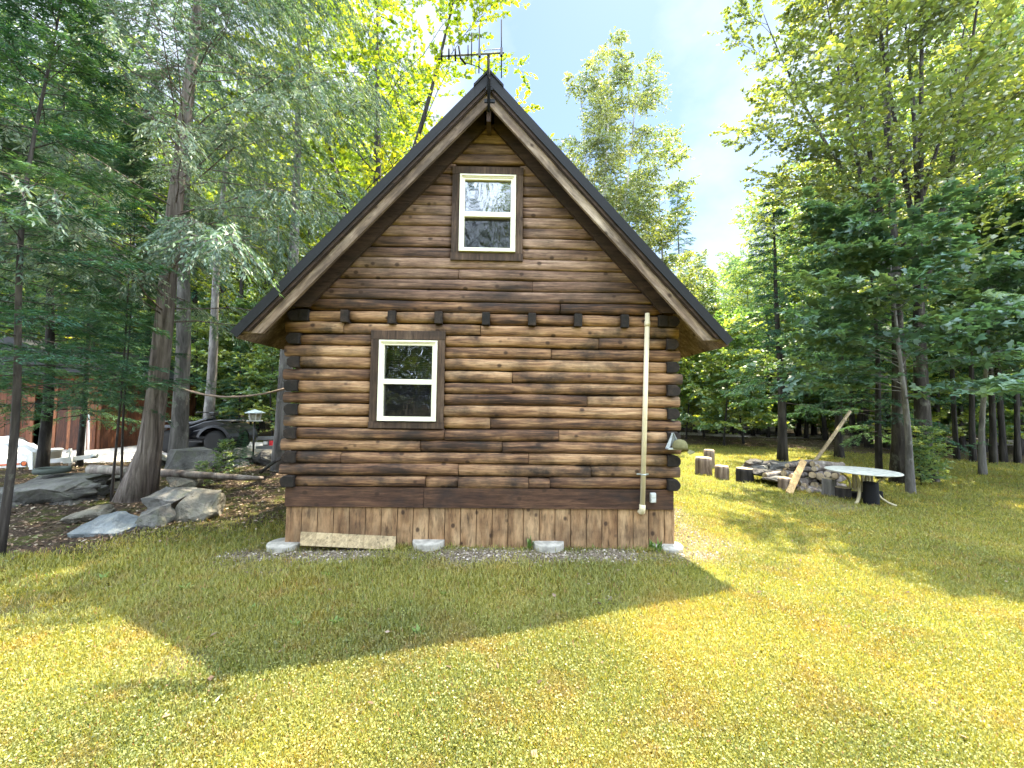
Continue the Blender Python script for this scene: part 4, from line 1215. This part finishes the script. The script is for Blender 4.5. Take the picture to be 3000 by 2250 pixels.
rock(180, 268, 1494, 1536, 5.2, .7, r_tan, 'low brown rock half buried in the dead leaves', 12, .4, (0, -.2), .4)
rock(-40, 215, 1418, 1474, 6.0, .8, r_grey, 'long flat slab topping the dark rocks at the left', 13, .05, (.03, -.03), .85)
rock(62, 262, 1394, 1430, 6.7, .7, r_grey, 'flat grey slab carrying the old tyre', 14, -.1, (.02, -.02), .85)
rock(-60, 110, 1465, 1530, 5.9, .9, r_dark, 'dark rock under the long flat slab at the left edge', 15, .1)
rock(95, 265, 1462, 1520, 6.0, .9, r_dark, 'shadowed rock under the slab left of the fir stems', 16, -.2)
rock(255, 345, 1382, 1428, 7.3, .6, r_grey, 'grey rock below the end of the fallen trunk', 17, .2, (.1, .1))
rock(295, 400, 1410, 1468, 7.0, .7, r_tan, 'tan rock behind the two fir stems', 18, -.2, (.3, -.1), .75)
rock(188, 282, 1432, 1462, 6.3, .5, r_grey, 'thin flat stone lying left of the fir stems', 19, .1, (0, -.05), .8)
rock(485, 622, 1318, 1400, 8.6, .8, r_grey, 'square block of rock with a sunlit right side behind the fallen trunk', 20, .35, (0, 0), .92, rough=.05)
rock(620, 740, 1318, 1352, 9.6, .9, r_tan, 'flat sunlit rock in front of the quad bike', 21, 0, (.05, 0), .7)
rock(630, 720, 1350, 1388, 9.0, .7, r_grey, 'grey rock under the flat sunlit one', 22, .2)
rock(735, 830, 1318, 1372, 9.4, .9, r_dark, 'dark rock by the leaning tree at the cabin corner', 23, .1)
rock(380, 480, 1335, 1375, 9.0, .8, r_grey, 'low rock seen through the gap left of the cedar trunk', 24, .1)
rock(560, 600, 1352, 1400, 8.3, .4, r_tan, 'small pale stone leaning on the square block', 25, .5)
for i, (px_, py, y, s) in enumerate(((640, 1560, 5.4, .05), (600, 1590, 4.7, .04), (700, 1495, 6.3, .06), (560, 1545, 5.2, .05), (655, 1475, 6.7, .05))):
    rock(px_ - s / y * 1150, px_ + s / y * 1150, py - s / y * 700, py + s / y * 500, y, s * 2, r_grey, 'fist sized grey stone on the bank left of the cabin', 40 + i, i, (0, 0), .5, 'stone', 'stone', 'small stones on the bank left of the cabin')
for i, (px_, py, y) in enumerate(((612, 1985, 2.12), (645, 1972, 2.17), (628, 1960, 2.2), (662, 1966, 2.2))):
    s = .018
    rock(px_ - s / y * 1150, px_ + s / y * 1150, py - s / y * 700, py + s / y * 500, y, s * 2, r_grey, 'small flat grey stone in the bare patch at the tip of the roof shadow', 60 + i, i, (0, 0), .7, 'stone', 'stone', 'stones in the bare patch of lawn')

# fallen trunk, rope, old tyre
def Tb(pts, rad, m, name, label, cat, sides=10, wob=.06, group=None):
    b = MB(); b.tube(pts, rad, sides, .5, True, True, wob)
    return tag(b.build(name, m, None, pts[0]), label, cat, group)
Tb([at(262, 1374, 6.8), at(330, 1378, 6.8), at(420, 1383, 6.8), at(520, 1388, 6.85), at(620, 1394, 6.95), at(720, 1400, 7.1), at(770, 1402, 7.3)], [.078, .076, .072, .066, .058, .05, .035], b_fire, 'fallen_trunk', 'thin fallen tree trunk lying across the bank behind the cedar', 'log')
Tb([at(762, 1385, 8.0), at(800, 1355, 8.3), at(830, 1340, 8.5)], [.03, .035, .03], b_dark, 'branch', 'dark dead branch propped by the cabin corner', 'branch', 7)
p0, p1 = at(508, 1127, 8.7), at(838, 1138, 8.2)
rp_ = []
for i in range(17):
    t = i / 16; p = p0.lerp(p1, t); p.z -= .42 * 4 * t * (1 - t) * (1.08 - .25 * t) * .55; rp_.append(p)
Tb(rp_, .021, m_rope, 'rope', 'frayed brown rope sagging between the trees left of the cabin', 'rope', 7, .25)
q = at(153, 1378, 6.75)
tr_ = MB(); tr_.lathe([(.15, -.035), (.205, -.04), (.222, 0), (.205, .045), (.15, .04), (.14, 0), (.15, -.034)], q, 26)
tag(tr_.build('old_tyre', m_oldtyre, None, q), 'small dusty old tyre lying flat on the grey slab', 'tyre')

# ------------------------------------------------------------------ drive at the left: shed, trailer, bucket, quad bike, feeder
sy = 11.6
sx0, sx1 = at(-170, 1200, sy).x, at(296, 1200, sy).x
sh = empty('shed', (sx0, sy, 0), 'orange brown wooden shed half hidden behind the firs at the left', 'shed')
b = MB()
xx = sx0
while xx < sx1 - .05:
    wdt = .20
    if not (at(98, 1200, sy).x < xx + .1 < at(165, 1200, sy).x):
        b.box(xx, min(xx + wdt - .008, sx1), sy, sy + .03, -.1, 2.25, random.uniform(.2, .9))
    else:
        b.box(xx, min(xx + wdt - .008, sx1), sy, sy + .03, 1.75, 2.25, random.uniform(.2, .9))
    xx += wdt
b.box(sx0, at(98, 1200, sy).x, sy + .032, sy + .06, -.1, 2.25, .1); b.box(at(168, 1200, sy).x, sx1, sy + .032, sy + .06, -.1, 2.25, .1)
b.box(sx0, sx0 + .06, sy + .062, sy + 3.4, -.1, 2.2, .3); b.box(sx1 - .06, sx1, sy + .062, sy + 3.4, -.1, 2.2, .3); b.box(sx0, sx1, sy + 3.4, sy + 3.46, -.1, 2.2, .3)
b.build('shed_wall', m_shed, sh)
for px_ in (57, 99, 165, 208, 282):
    x = at(px_, 1200, sy).x
    MB().box(x - .045, x + .045, sy - .03, sy - .002, -.1, 2.25, random.uniform(.4, .9)).build('batten', m_shed, sh)
x0, x1 = at(172, 1200, sy).x, at(248, 1200, sy).x
MB().box(x0, x1, sy - .028, sy - .003, .12, 1.65, .1).build('shed_door', m_shed, sh)
b = MB()
b.prism([(sx0 - .3, 2.25), (sx1 + .3, 2.25), (sx1 + .3, 2.31), (sx0 - .3, 2.31)], sy - .45, sy + 3.8, .5)
b.prism([(sx0 - .3, 2.312), (sx1 + .3, 2.312), ((sx0 + sx1) / 2, 3.3)], sy - .44, sy + 3.8, .5)
b.build('shed_roof', m_flash, sh)
for i, px_ in enumerate((249, 259)):
    Tb([at(px_, 1338, sy - .35), at(px_ + 2, 1212, sy - .15)], .022, m_white, 'white_pole', ('slimmer left' if i == 0 else 'taller right') + ' one of two white poles leaning on the shed front', 'pole', 7, 0, 'white poles leaning on the shed')
    
ty = 8.4
tq = at(60, 1385, ty)
trl = empty('utility_trailer', (tq.x, ty, G(tq.x, ty)), 'white utility trailer with orange side reflectors on the drive at the left', 'trailer')
def bar(b, p, q, hgt, thk, tone=.5):
    """rectangular bar between two points"""
    p, q = Vector(p), Vector(q); d = (q - p).normalized(); up = Vector((0, 0, 1)); s = d.cross(up).normalized(); up = s.cross(d)
    P = []
    for c in (p, q):
        for (a, e) in ((-1, -1), (1, -1), (1, 1), (-1, 1)): P.append(c + s * (a * thk / 2) + up * (e * hgt / 2))
    bb = len(b.v); b.v += [tuple(v) for v in P]
    for f_ in ((0, 1, 2, 3), (7, 6, 5, 4), (0, 4, 5, 1), (1, 5, 6, 2), (2, 6, 7, 3), (3, 7, 4, 0)):
        b.f.append(tuple(bb + i for i in f_)); b.t.append(tone); b.sm.append(False)
    return b
b = MB(); bar(b, at(-260, 1370, ty + .1), at(83, 1355, ty), .17, .06); bar(b, at(84, 1345, ty + .1), at(86, 1345, ty + 1.5), .10, .06); bar(b, at(-260, 1352, ty + 1.5), at(84, 1345, ty + 1.5), .12, .06)
b.build('trailer_frame', m_white, trl)
b = MB(); bar(b, at(84, 1358, ty), at(284, 1336, ty + .25), .085, .08); b.build('tongue', m_white, trl)
b = MB(); bar(b, at(191, 1349, ty + .11), at(217, 1346, ty + .14), .12, .12); b.build('tongue_clamp', m_white, trl)
b = MB(); b.tube([at(206, 1314, ty + .1), at(206, 1375, ty + .1)], .026, 8); bar(b, at(196, 1328, ty + .08), at(200, 1318, ty + .08), .02, .02); b.build('jack_stand', m_white, trl)
b = MB(); b.tube([at(268, 1337, ty + .2), at(284, 1336, ty + .24)], .05, 8); b.build('coupler', m_galv, trl)
b = MB(); bar(b, at(96, 1325, ty - .05), at(96, 1375, ty - .05), .07, .07); bar(b, at(87, 1330, ty - .05), at(90, 1368, ty - .05), .05, .05); b.build('upright', m_white, trl)
b = MB(); bar(b, at(-20, 1364, ty - .035), at(57, 1359, ty - .035), .032, .01); b.build('reflector', m_orange, trl)
q = at(71, 1358, ty - .04); b = MB(); b.tube([q, q + Vector((0, -.02, 0))], .052, 16); b.build('lamp_ring', m_black, trl)
q = at(71, 1358, ty - .065); b = MB(); b.tube([q, q + Vector((0, -.012, 0))], .042, 16); b.build('side_lamp', m_orange, trl)
q = at(-90, 1400, ty + .75)
for dy in (-.65, .7):
    b = MB(); b.tube([(q.x, ty + .75 + dy, G(q.x, ty) + .27), (q.x, ty + .75 + dy + .16, G(q.x, ty) + .27)], .27, 18); wh = b.build('wheel', m_tyre, trl)
    b = MB(); b.tube([(q.x, ty + .75 + dy - .01, G(q.x, ty) + .27), (q.x, ty + .75 + dy + .17, G(q.x, ty) + .27)], .14, 14); b.build('rim', m_white, wh)
# wrinkled white tarp over the load
b = MB()
cx, cyy, cz = at(-40, 1345, ty + .7)
nu, nv = 26, 20
for i in range(nu):
    for j in range(nv):
        qd = []
        for (ii, jj) in ((i, j), (i + 1, j), (i + 1, j + 1), (i, j + 1)):
            u, v = ii / nu * 2 - 1, jj / nv * 2 - 1
            hgt = .56 * max(0, 1 - abs(u) ** 2.6) * max(0, 1 - abs(v) ** 3) + .05 * mnoise.noise(Vector((u * 5, v * 5, 1))) + .03 * mnoise.noise(Vector((u * 12, v * 9, 4)))
            qd.append((cx + u * .98, cyy + v * .7, cz - .06 + hgt))
        b.face(qd, .5, True)
tag(b.build('tarp', m_tarp, None, (cx, cyy, cz)), 'wrinkled white tarp draped over the load of the white trailer', 'tarp')
q = at(150, 1369, 8.9); q.z = G(q.x, q.y)
bk_ = empty('bucket', q, 'tall white plastic bucket behind the trailer tongue', 'bucket')
h_ = at(150, 1316, 8.9).z - q.z
b = MB(); b.lathe([(.125, 0), (.15, h_ * .9), (.162, h_ * .9), (.162, h_ * .97)], q, 24); b.build('pail', m_bucket, bk_)
b = MB(); b.lathe([(.168, h_ * .971), (.168, h_), (.15, h_ + .012)], q, 24); b.build('lid', m_bucket, bk_)

# quad bike
ax, ayq = at(604, 1300, 11.4).x, 11.4
az_ = G(ax, ayq)
atv = empty('quad_bike', (ax, ayq, az_), 'black quad bike parked behind the rocks, its front to the right', 'quad bike')
def L(x, y, z): return Vector((ax + x, ayq + y, az_ + z))
for x in (-.62, .62):
    for y in (-.42, .42):
        b = MB(); yw = .13
        b.lathe([(.16, -yw), (.27, -yw), (.315, -yw * .6), (.325, 0), (.315, yw * .6), (.27, yw), (.16, yw)], (0, 0, 0), 22)
        b.v = [(ax + x + v[0], ayq + y + v[2], az_ + .325 + v[1]) for v in b.v]
        wh = b.build('wheel', m_tyre, atv)
        b = MB(); b.tube([L(x, y - .125, .325), L(x, y + .125, .325)], .155, 16); b.build('rim', m_alu, wh)
def shell(prof, y0, y1, th=.0):
    b = MB(); b.prism([(ax + p[0], az_ + p[1]) for p in prof], ayq + y0, ayq + y1, .5); return b
shell([(-.5, .35), (.55, .35), (.72, .55), (.60, .80), (.30, .90), (.05, .86), (-.30, .72), (-.62, .66)], -.20, .20).build('body', m_gloss, atv, bevel=.03)
for s in (-1, 1):
    for (c, r0_, r1_, a0, a1) in ((.62, .37, .43, .0, 2.9), (-.62, .37, .42, .25, 3.0)):
        n = 12; b = MB()
        for i in range(n):
            t0_, t1_ = a0 + (a1 - a0) * i / n, a0 + (a1 - a0) * (i + 1) / n
            def FP(t, r, yy): return L(c + r * 1.08 * math.cos(t), yy, .36 + r * math.sin(t))
            ya, yb = s * .20, s * .60
            b.face([FP(t0_, r1_, ya), FP(t1_, r1_, ya), FP(t1_, r1_, yb), FP(t0_, r1_, yb)], .5, True)
            b.face([FP(t0_, r1_, yb), FP(t1_, r1_, yb), FP(t1_, r1_ - .07, yb + s * .01), FP(t0_, r1_ - .07, yb + s * .01)], .5, True)
        b.build('fender', m_gloss, atv)
    shell([(-.30, .42), (.28, .42), (.40, .62), (.20, .70), (-.15, .60)], s * .205 if s > 0 else -.30, .30 if s > 0 else -.205).build('side_panel', m_gloss, atv, bevel=.02)
    b = MB(); bar(b, L(-.28, s * .42, .33), L(.28, s * .42, .33), .035, .20); b.build('footrest', m_black, atv)
shell([(-.72, .72), (-.60, .70), (-.25, .76), (.08, .88), (.14, .94), (.0, .95), (-.25, .86), (-.55, .83), (-.74, .80)], -.16, .16).build('seat', m_seat, atv, bevel=.03)
b = MB(); b.tube([L(.22, 0, .88), L(.13, 0, 1.08)], .035, 8); b.tube([L(.02, -.38, 1.12), L(.10, -.2, 1.12), L(.14, 0, 1.06), L(.10, .2, 1.12), L(.02, .38, 1.12)], .014, 8); b.build('handlebar', m_black, atv)
for s in (-1, 1):
    b = MB(); b.tube([L(.03, s * .30, 1.12), L(.0, s * .42, 1.115)], .022, 8); b.build('grip', m_black, atv)
MB().box(ax + .08, ax + .26, ayq - .09, ayq + .09, az_ + 1.02, az_ + 1.13).build('headlight_pod', m_black, atv, bevel=.03)
for nm, x0, x1, z in (('front_rack', .42, .92, .90), ('rear_rack', -1.0, -.66, .86)):
    b = MB()
    b.tube([L(x0, -.34, z), L(x1, -.36, z - .02), L(x1, .36, z - .02), L(x0, .34, z), L(x0, -.34, z)], .016, 6)
    for k in range(5):
        b.tube([L(x0, -.24 + .12 * k, z), L(x1, -.24 + .12 * k, z - .02)], .011, 5)
    b.build(nm, m_black, atv)
shell([(.70, .42), (.98, .50), (.98, .62), (.72, .80)], -.25, .25).build('front_cowl', m_gloss, atv, bevel=.03)

# bird feeder on a dark post
fy = 9.6
fq = at(741, 1345, fy); fx = fq.x; fg = G(fx, fy)
bf = empty('bird_feeder', (fx, fy, fg), 'white lantern shaped bird feeder with pale roof on a dark post', 'bird feeder')
zt = at(741, 1200, fy).z; zr = at(741, 1209, fy).z; zb = at(741, 1231, fy).z
b = MB(); b.tube([(fx, fy, fg - .1), (fx, fy, zb - .02)], .022, 8); b.build('post', m_black, bf)
b = MB(); b.lathe([(.215, zr - .012), (.217, zr), (.14, zr + .035), (.015, zt + .005)], (fx, fy, 0), 24); b.build('roof', m_tin, bf)
b = MB(); b.lathe([(.17, zb - .022), (.172, zb - .004)], (fx, fy, 0), 20); b.build('tray', m_white, bf)
b = MB()
for k in range(6):
    a = k * math.pi / 3 + .2
    b.tube([(fx + .105 * math.cos(a), fy + .105 * math.sin(a), zb - .004), (fx + .145 * math.cos(a), fy + .145 * math.sin(a), zr - .005)], .014, 6)
b.build('corner_bar', m_white, bf)
b = MB(); b.lathe([(.095, zb - .003), (.13, zr - .008)], (fx, fy, 0), 6); b.build('hopper', plain('seed_filled_hopper', (.50, .50, .40), .3, .5), bf)

# second trailer tail with the red lamp, seen past the corner
ry = 12.0
rq = at(790, 1322, ry)
t2_ = empty('flat_trailer', (rq.x, ry, G(rq.x, ry)), 'aluminium trailer tail with a red lamp beside the cabin corner', 'trailer')
b = MB(); bar(b, at(752, 1284, ry), at(870, 1281, ry), .10, .06); bar(b, at(752, 1312, ry), at(870, 1310, ry), .10, .08); bar(b, at(772, 1298, ry + .05), at(870, 1296, ry + .05), .16, .04); bar(b, at(740, 1298, ry), at(760, 1284, ry), .04, .05)
b.build('trailer_frame', m_alu, t2_)
b = MB(); bar(b, at(790, 1298, ry - .04), at(870, 1297, ry - .04), .145, .05); b.build('tail_lamp', m_red, t2_)
b = MB(); bar(b, at(772, 1298, ry - .03), at(784, 1298, ry - .03), .09, .03); b.build('reflector', m_white, t2_)
for dy in (.3, 1.5):
    b = MB(); b.tube([(rq.x + .9, ry + dy, G(rq.x, ry) + .26), (rq.x + .9, ry + dy + .15, G(rq.x, ry) + .26)], .26, 16); b.build('wheel', m_tyre, t2_)

# ------------------------------------------------------------------ right: stumps, stone ring, firewood, table
def stump(px_, y0, y1, wpx, y, m, label, cutm=None, lean=0.0):
    p, t_ = at(px_, y1, y), at(px_, y0, y)
    r = wpx / 2300 * y
    b = MB()
    n = 6
    gzv = p.z - .06
    pts = [(p.x + lean * k / n * .1, y, gzv + (t_.z - gzv) * k / n) for k in range(n + 1)]
    b.tube(pts, [r * (1.05 - .07 * k / n + random.uniform(-.02, .02)) for k in range(n + 1)], 18, random.uniform(.2, .8), True, True, .035)
    root = empty('stump', (p.x, y, p.z), label, 'stump', 'stump seats around the fire pit')
    b.build('bark', m, root)
    c = MB(); c.lathe([(r * .93, 0), (r * .9, .008), (.01, .010)], (pts[-1][0], y, pts[-1][2]), 18, .5, False); c.build('cut_top', cutm or m_cut, root)
    return root
stump(2078, 1318, 1382, 29, 10.3, b_stump, 'tall grey stump behind its shorter neighbour, farthest left of the fire pit')
stump(2061, 1340, 1388, 44, 9.4, b_stump, 'brown barked stump standing in front of the tall grey one')
stump(2115, 1365, 1403, 38, 8.8, b_stump, 'short tan stump, second along the arc from the cabin')
stump(2182, 1372, 1411, 46, 8.5, b_dark, 'wide dark stump with a pale top at the left end of the stone ring')
stump(2303, 1400, 1441, 40, 7.65, b_stump, 'grey weathered stump behind the leaning plank')
stump(2430, 1402, 1458, 35, 7.1, b_grey, 'tall pale stump with bare wood between the firewood and the table')
stump(2470, 1428, 1467, 40, 6.95, b_dark, 'dark brown stump at the left front of the table')
stump(2515, 1444, 1477, 44, 6.9, b_dark, 'low dark stump under the table between its legs', b_dark)
stump(2553, 1414, 1482, 36, 6.55, m_char, 'tall charred black stump under the right of the table', m_char)
stump(2574, 1440, 1474, 22, 6.9, m_char, 'small black stump hidden behind the charred one', m_char)

stones = [(2188, 2240, 1348, 1372, 8.6), (2195, 2262, 1362, 1388, 8.5), (2240, 2300, 1352, 1368, 8.7), (2255, 2330, 1358, 1380, 8.5), (2205, 2255, 1374, 1394, 8.3), (2300, 2352, 1354, 1372, 8.8), (2235, 2290, 1378, 1396, 8.2), (2290, 2345, 1380, 1400, 8.2), (2340, 2400, 1354, 1370, 9.0), (2260, 2310, 1396, 1408, 7.9), (2180, 2215, 1366, 1380, 8.8), (2395, 2450, 1358, 1374, 9.0), (2250, 2285, 1402, 1410, 7.8)]
for i, (a, b, c, d, y) in enumerate(stones):
    rock(a, b, c, d, y, .4, r_dark if i % 2 == 0 else r_grey, 'flat fire blackened stone of the low fire pit ring left of the firewood', 100 + i, random.uniform(-.3, .3), (random.uniform(-.1, .1), random.uniform(-.08, .08)), .8, 'fire_stone', 'stone', 'stones of the fire pit ring')
def flog(pa_, pb_, r, tone=None, label=None):
    pa_, pb_ = Vector(pa_), Vector(pb_)
    b = MB()
    n = 5
    pts = [pa_.lerp(pb_, k / n) + Vector((0, 0, .012 * math.sin(k * 1.3 + pa_.x * 9))) for k in range(n + 1)]
    b.tube(pts, [r * random.uniform(.9, 1.08) for _ in pts], 10, random.uniform(.1, .9), False, True, .08)
    root = empty('firewood_log', pa_, label or 'greyish firewood log in the heap beside the fire pit', 'firewood', 'firewood logs in the heap')
    b.build('bark', b_fire, root)
    d = (pb_ - pa_).normalized()
    for p, s in ((pts[0], -1), (pts[-1], 1)): MB().tube([p - d * s * .004, p + d * s * .006], [r * .93, r * .9], 10, random.random(), True, False).build('cut_end', m_cut, root)
for (xa, ya, xb, yb, d0, d1, r) in ((2310, 1362, 2385, 1352, 8.2, 8.3, .05), (2352, 1356, 2410, 1362, 8.0, 8.3, .055), (2380, 1358, 2468, 1362, 7.9, 8.1, .06), (2306, 1366, 2350, 1358, 7.9, 8.3, .045), (2296, 1388, 2350, 1392, 7.9, 8.0, .07), (2345, 1372, 2420, 1380, 7.9, 8.1, .05),
        (2385, 1372, 2462, 1378, 7.8, 8.0, .055), (2240, 1392, 2300, 1388, 8.0, 8.1, .06), (2320, 1398, 2360, 1388, 7.6, 8.0, .065), (2335, 1414, 2398, 1404, 7.6, 7.9, .07), (2380, 1392, 2390, 1386, 7.5, 8.2, .065), (2402, 1394, 2408, 1388, 7.5, 8.2, .075),
        (2424, 1390, 2428, 1384, 7.6, 8.2, .062), (2446, 1396, 2450, 1388, 7.6, 8.2, .066), (2356, 1426, 2366, 1420, 7.5, 8.1, .06), (2386, 1420, 2392, 1414, 7.6, 8.2, .07), (2408, 1426, 2412, 1418, 7.6, 8.2, .065), (2340, 1434, 2420, 1430, 7.5, 7.7, .06),
        (2370, 1440, 2440, 1440, 7.3, 7.4, .055), (2300, 1380, 2340, 1372, 8.0, 8.3, .05), (2410, 1408, 2470, 1400, 7.7, 8.0, .065), (2395, 1366, 2455, 1386, 7.8, 7.9, .05), (2318, 1420, 2350, 1432, 7.5, 7.6, .045), (2420, 1418, 2470, 1424, 7.6, 7.9, .06)):
    flog(at(xa, ya, d0), at(xb, yb, d1), r)
b = MB(); pb0, pt0 = at(2311, 1446, 7.25), at(2354, 1350, 7.85)
dd = (pt0 - pb0).normalized(); sd_ = Vector((1, .12, 0)); sd_ = (sd_ - dd * sd_.dot(dd)).normalized(); nn = dd.cross(sd_)
P = [c + sd_ * a * .056 + nn * e * .019 for c in (pb0, pt0) for (a, e) in ((-1, -1), (1, -1), (1, 1), (-1, 1))]
b.v = [tuple(p) for p in P]; b.f = [(0, 1, 2, 3), (7, 6, 5, 4), (0, 4, 5, 1), (1, 5, 6, 2), (2, 6, 7, 3), (3, 7, 4, 0)]; b.t = [.5] * 6; b.sm = [False] * 6
tag(b.build('plank', m_plank, None, pb0, bevel=.003), 'fresh yellow plank leaning against the firewood heap', 'plank')
Tb([at(2386, 1354, 8.0), at(2440, 1278, 8.15), at(2490, 1205, 8.3)], [.031, .033, .030], m_cut, 'long_pole', 'long bare wooden pole sticking up out of the firewood heap', 'pole', 10, .03)

# oval table on curved legs
tcx, tcy = at(2526, 1379, 6.75).x, 6.75
tz = at(2526, 1378, 6.75).z
tg = G(tcx, tcy)
tab = empty('garden_table', (tcx, tcy, tg), 'round pale weathered garden table on curved cream legs by the firewood', 'table')
b = MB(); b.lathe([(.45, tz - .028), (.507, tz - .022), (.517, tz - .011), (.509, tz), (.01, tz + .001)], (tcx, tcy, 0), 44, .5, False); b.build('table_top', m_table, tab)
for k in range(4):
    a = .6 + k * math.pi / 2
    u = Vector((math.cos(a), math.sin(a), 0)); c0_ = Vector((tcx, tcy, tg))
    hh = tz - tg
    pts = [c0_ + u * r + Vector((0, 0, z * hh)) for r, z in ((.37, .93), (.29, .84), (.21, .70), (.17, .52), (.18, .34), (.24, .16), (.33, .05), (.42, 0))]
    lg = MB(); lg.tube(pts, .024, 8, .5, True, True, 0, .7); lg.build('leg', m_tleg, tab)
b = MB()
for k in range(8):
    a = k * math.pi / 4
    b.tube([(tcx + .12 * math.cos(a), tcy + .12 * math.sin(a), tz - .04), (tcx + .13 * math.cos(a), tcy + .13 * math.sin(a), tg + (tz - tg) * .35)], .016, 6)
b.lathe([(.13, tg + (tz - tg) * .33), (.15, tg + (tz - tg) * .36), (.13, tg + (tz - tg) * .39)], (tcx, tcy, 0), 16)
b.build('pedestal', m_tleg, tab)

# ------------------------------------------------------------------ small plants
def weed(seed, n, L0, W0, up, m):
    rg = np.random.default_rng(seed)
    az = rg.random(n) * 6.283; t = rg.uniform(up - .35, up + .35, n)
    D = np.stack([np.cos(az) * np.cos(t), np.sin(az) * np.cos(t), np.sin(t)], 1)
    Nn = unit(np.stack([-np.cos(az) * np.sin(t), -np.sin(az) * np.sin(t), np.cos(t)], 1) + rg.normal(0, .15, (n, 3)))
    Lg = L0 * rg.uniform(.6, 1.2, n)
    C0 = rg.normal(0, L0 * .12, (n, 3)); C0[:, 2] = np.abs(C0[:, 2]) * .5
    return cloud('weed', kites(C0, D, Nn, Lg, Lg * W0, .55), 4, rg.uniform(.2, .9, n), m)
m_weed = leafmat('weed_leaf', (.06, .13, .03), (.11, .20, .045), (.18, .26, .06), .4, (1.3, 1.3, .4), .6, .02)
wp = [weed(1, 14, .085, .30, .45, m_weed), weed(2, 16, .13, .15, 1.0, m_weed), weed(3, 11, .06, .5, .25, m_weed)]
first = set()
def put_weed(k, px_, py, s, label, group):
    z = 0.05
    for _ in range(6):
        d = at(px_, py, 1.0) - Vector((0, 0, CAM_Z)); t = (z - CAM_Z) / d.z; p = Vector((0, 0, CAM_Z)) + d * t; z = G(p.x, p.y)
    o = wp[k]
    if k in first:
        o = o.copy(); COL.objects.link(o)
    first.add(k)
    o.location = (p.x, p.y, z); o.rotation_euler = (0, 0, px_ * .7); o.scale = (s, s, s)
    tag(o, label, 'weed', group)
for k, px_, py, s in ((1, 1926, 1618, 1.0), (1, 1912, 1612, .8), (1, 1548, 1610, 1.0), (1, 1560, 1600, .7)):
    put_weed(k, px_, py, s, 'upright leafy weed growing at the foot of the skirting', 'weeds along the skirting')
for k, px_, py, s in ((0, 960, 1690, .8), (0, 545, 1730, .8), (0, 610, 1735, .7), (0, 1225, 1860, .7), (0, 985, 1830, .7), (2, 1190, 1770, .8), (0, 1300, 1745, .7), (2, 735, 1790, .8), (0, 300, 1700, .8), (2, 140, 1690, .9), (0, 870, 1835, .7),
                      (2, 1500, 1900, .7), (2, 1770, 1770, .8), (0, 1650, 1700, .7), (2, 2300, 1900, .6), (2, 1740, 2120, .5), (2, 500, 2200, .5), (2, 1990, 1960, .6)):
    put_weed(k, px_, py, s, 'broad leaved weed in the short lawn', 'broad leaved weeds in the lawn')
for i, (px_, py, y, s, lab) in enumerate(((700, 1405, 8.0, .26, 'feathery seedling in front of the dark rock by the cabin corner'), (655, 1408, 7.8, .22, 'bright leafy seedling left of the feathery one'), (590, 1420, 7.2, .14, 'small leafy seedling by the fallen trunk'), (720, 1330, 9.2, .2, 'upright seedling below the bird feeder'))):
    ptree(under if i in (1, 2) else fir, px_, py, y, s * (.55 if i in (0, 3) else .8), i, lab, 'seedling')
# leafy shoots at the foot of the thick trunk, dead conifer sprig on the lawn
ptree(under, 2730, 1455, 8.3, .28, 2, 'leafy shoots at the foot of the thick dark trunk', 'bush')
ptree(under, 2700, 1450, 8.2, .22, 4, 'low leafy sprout between the two dark trunks', 'bush')
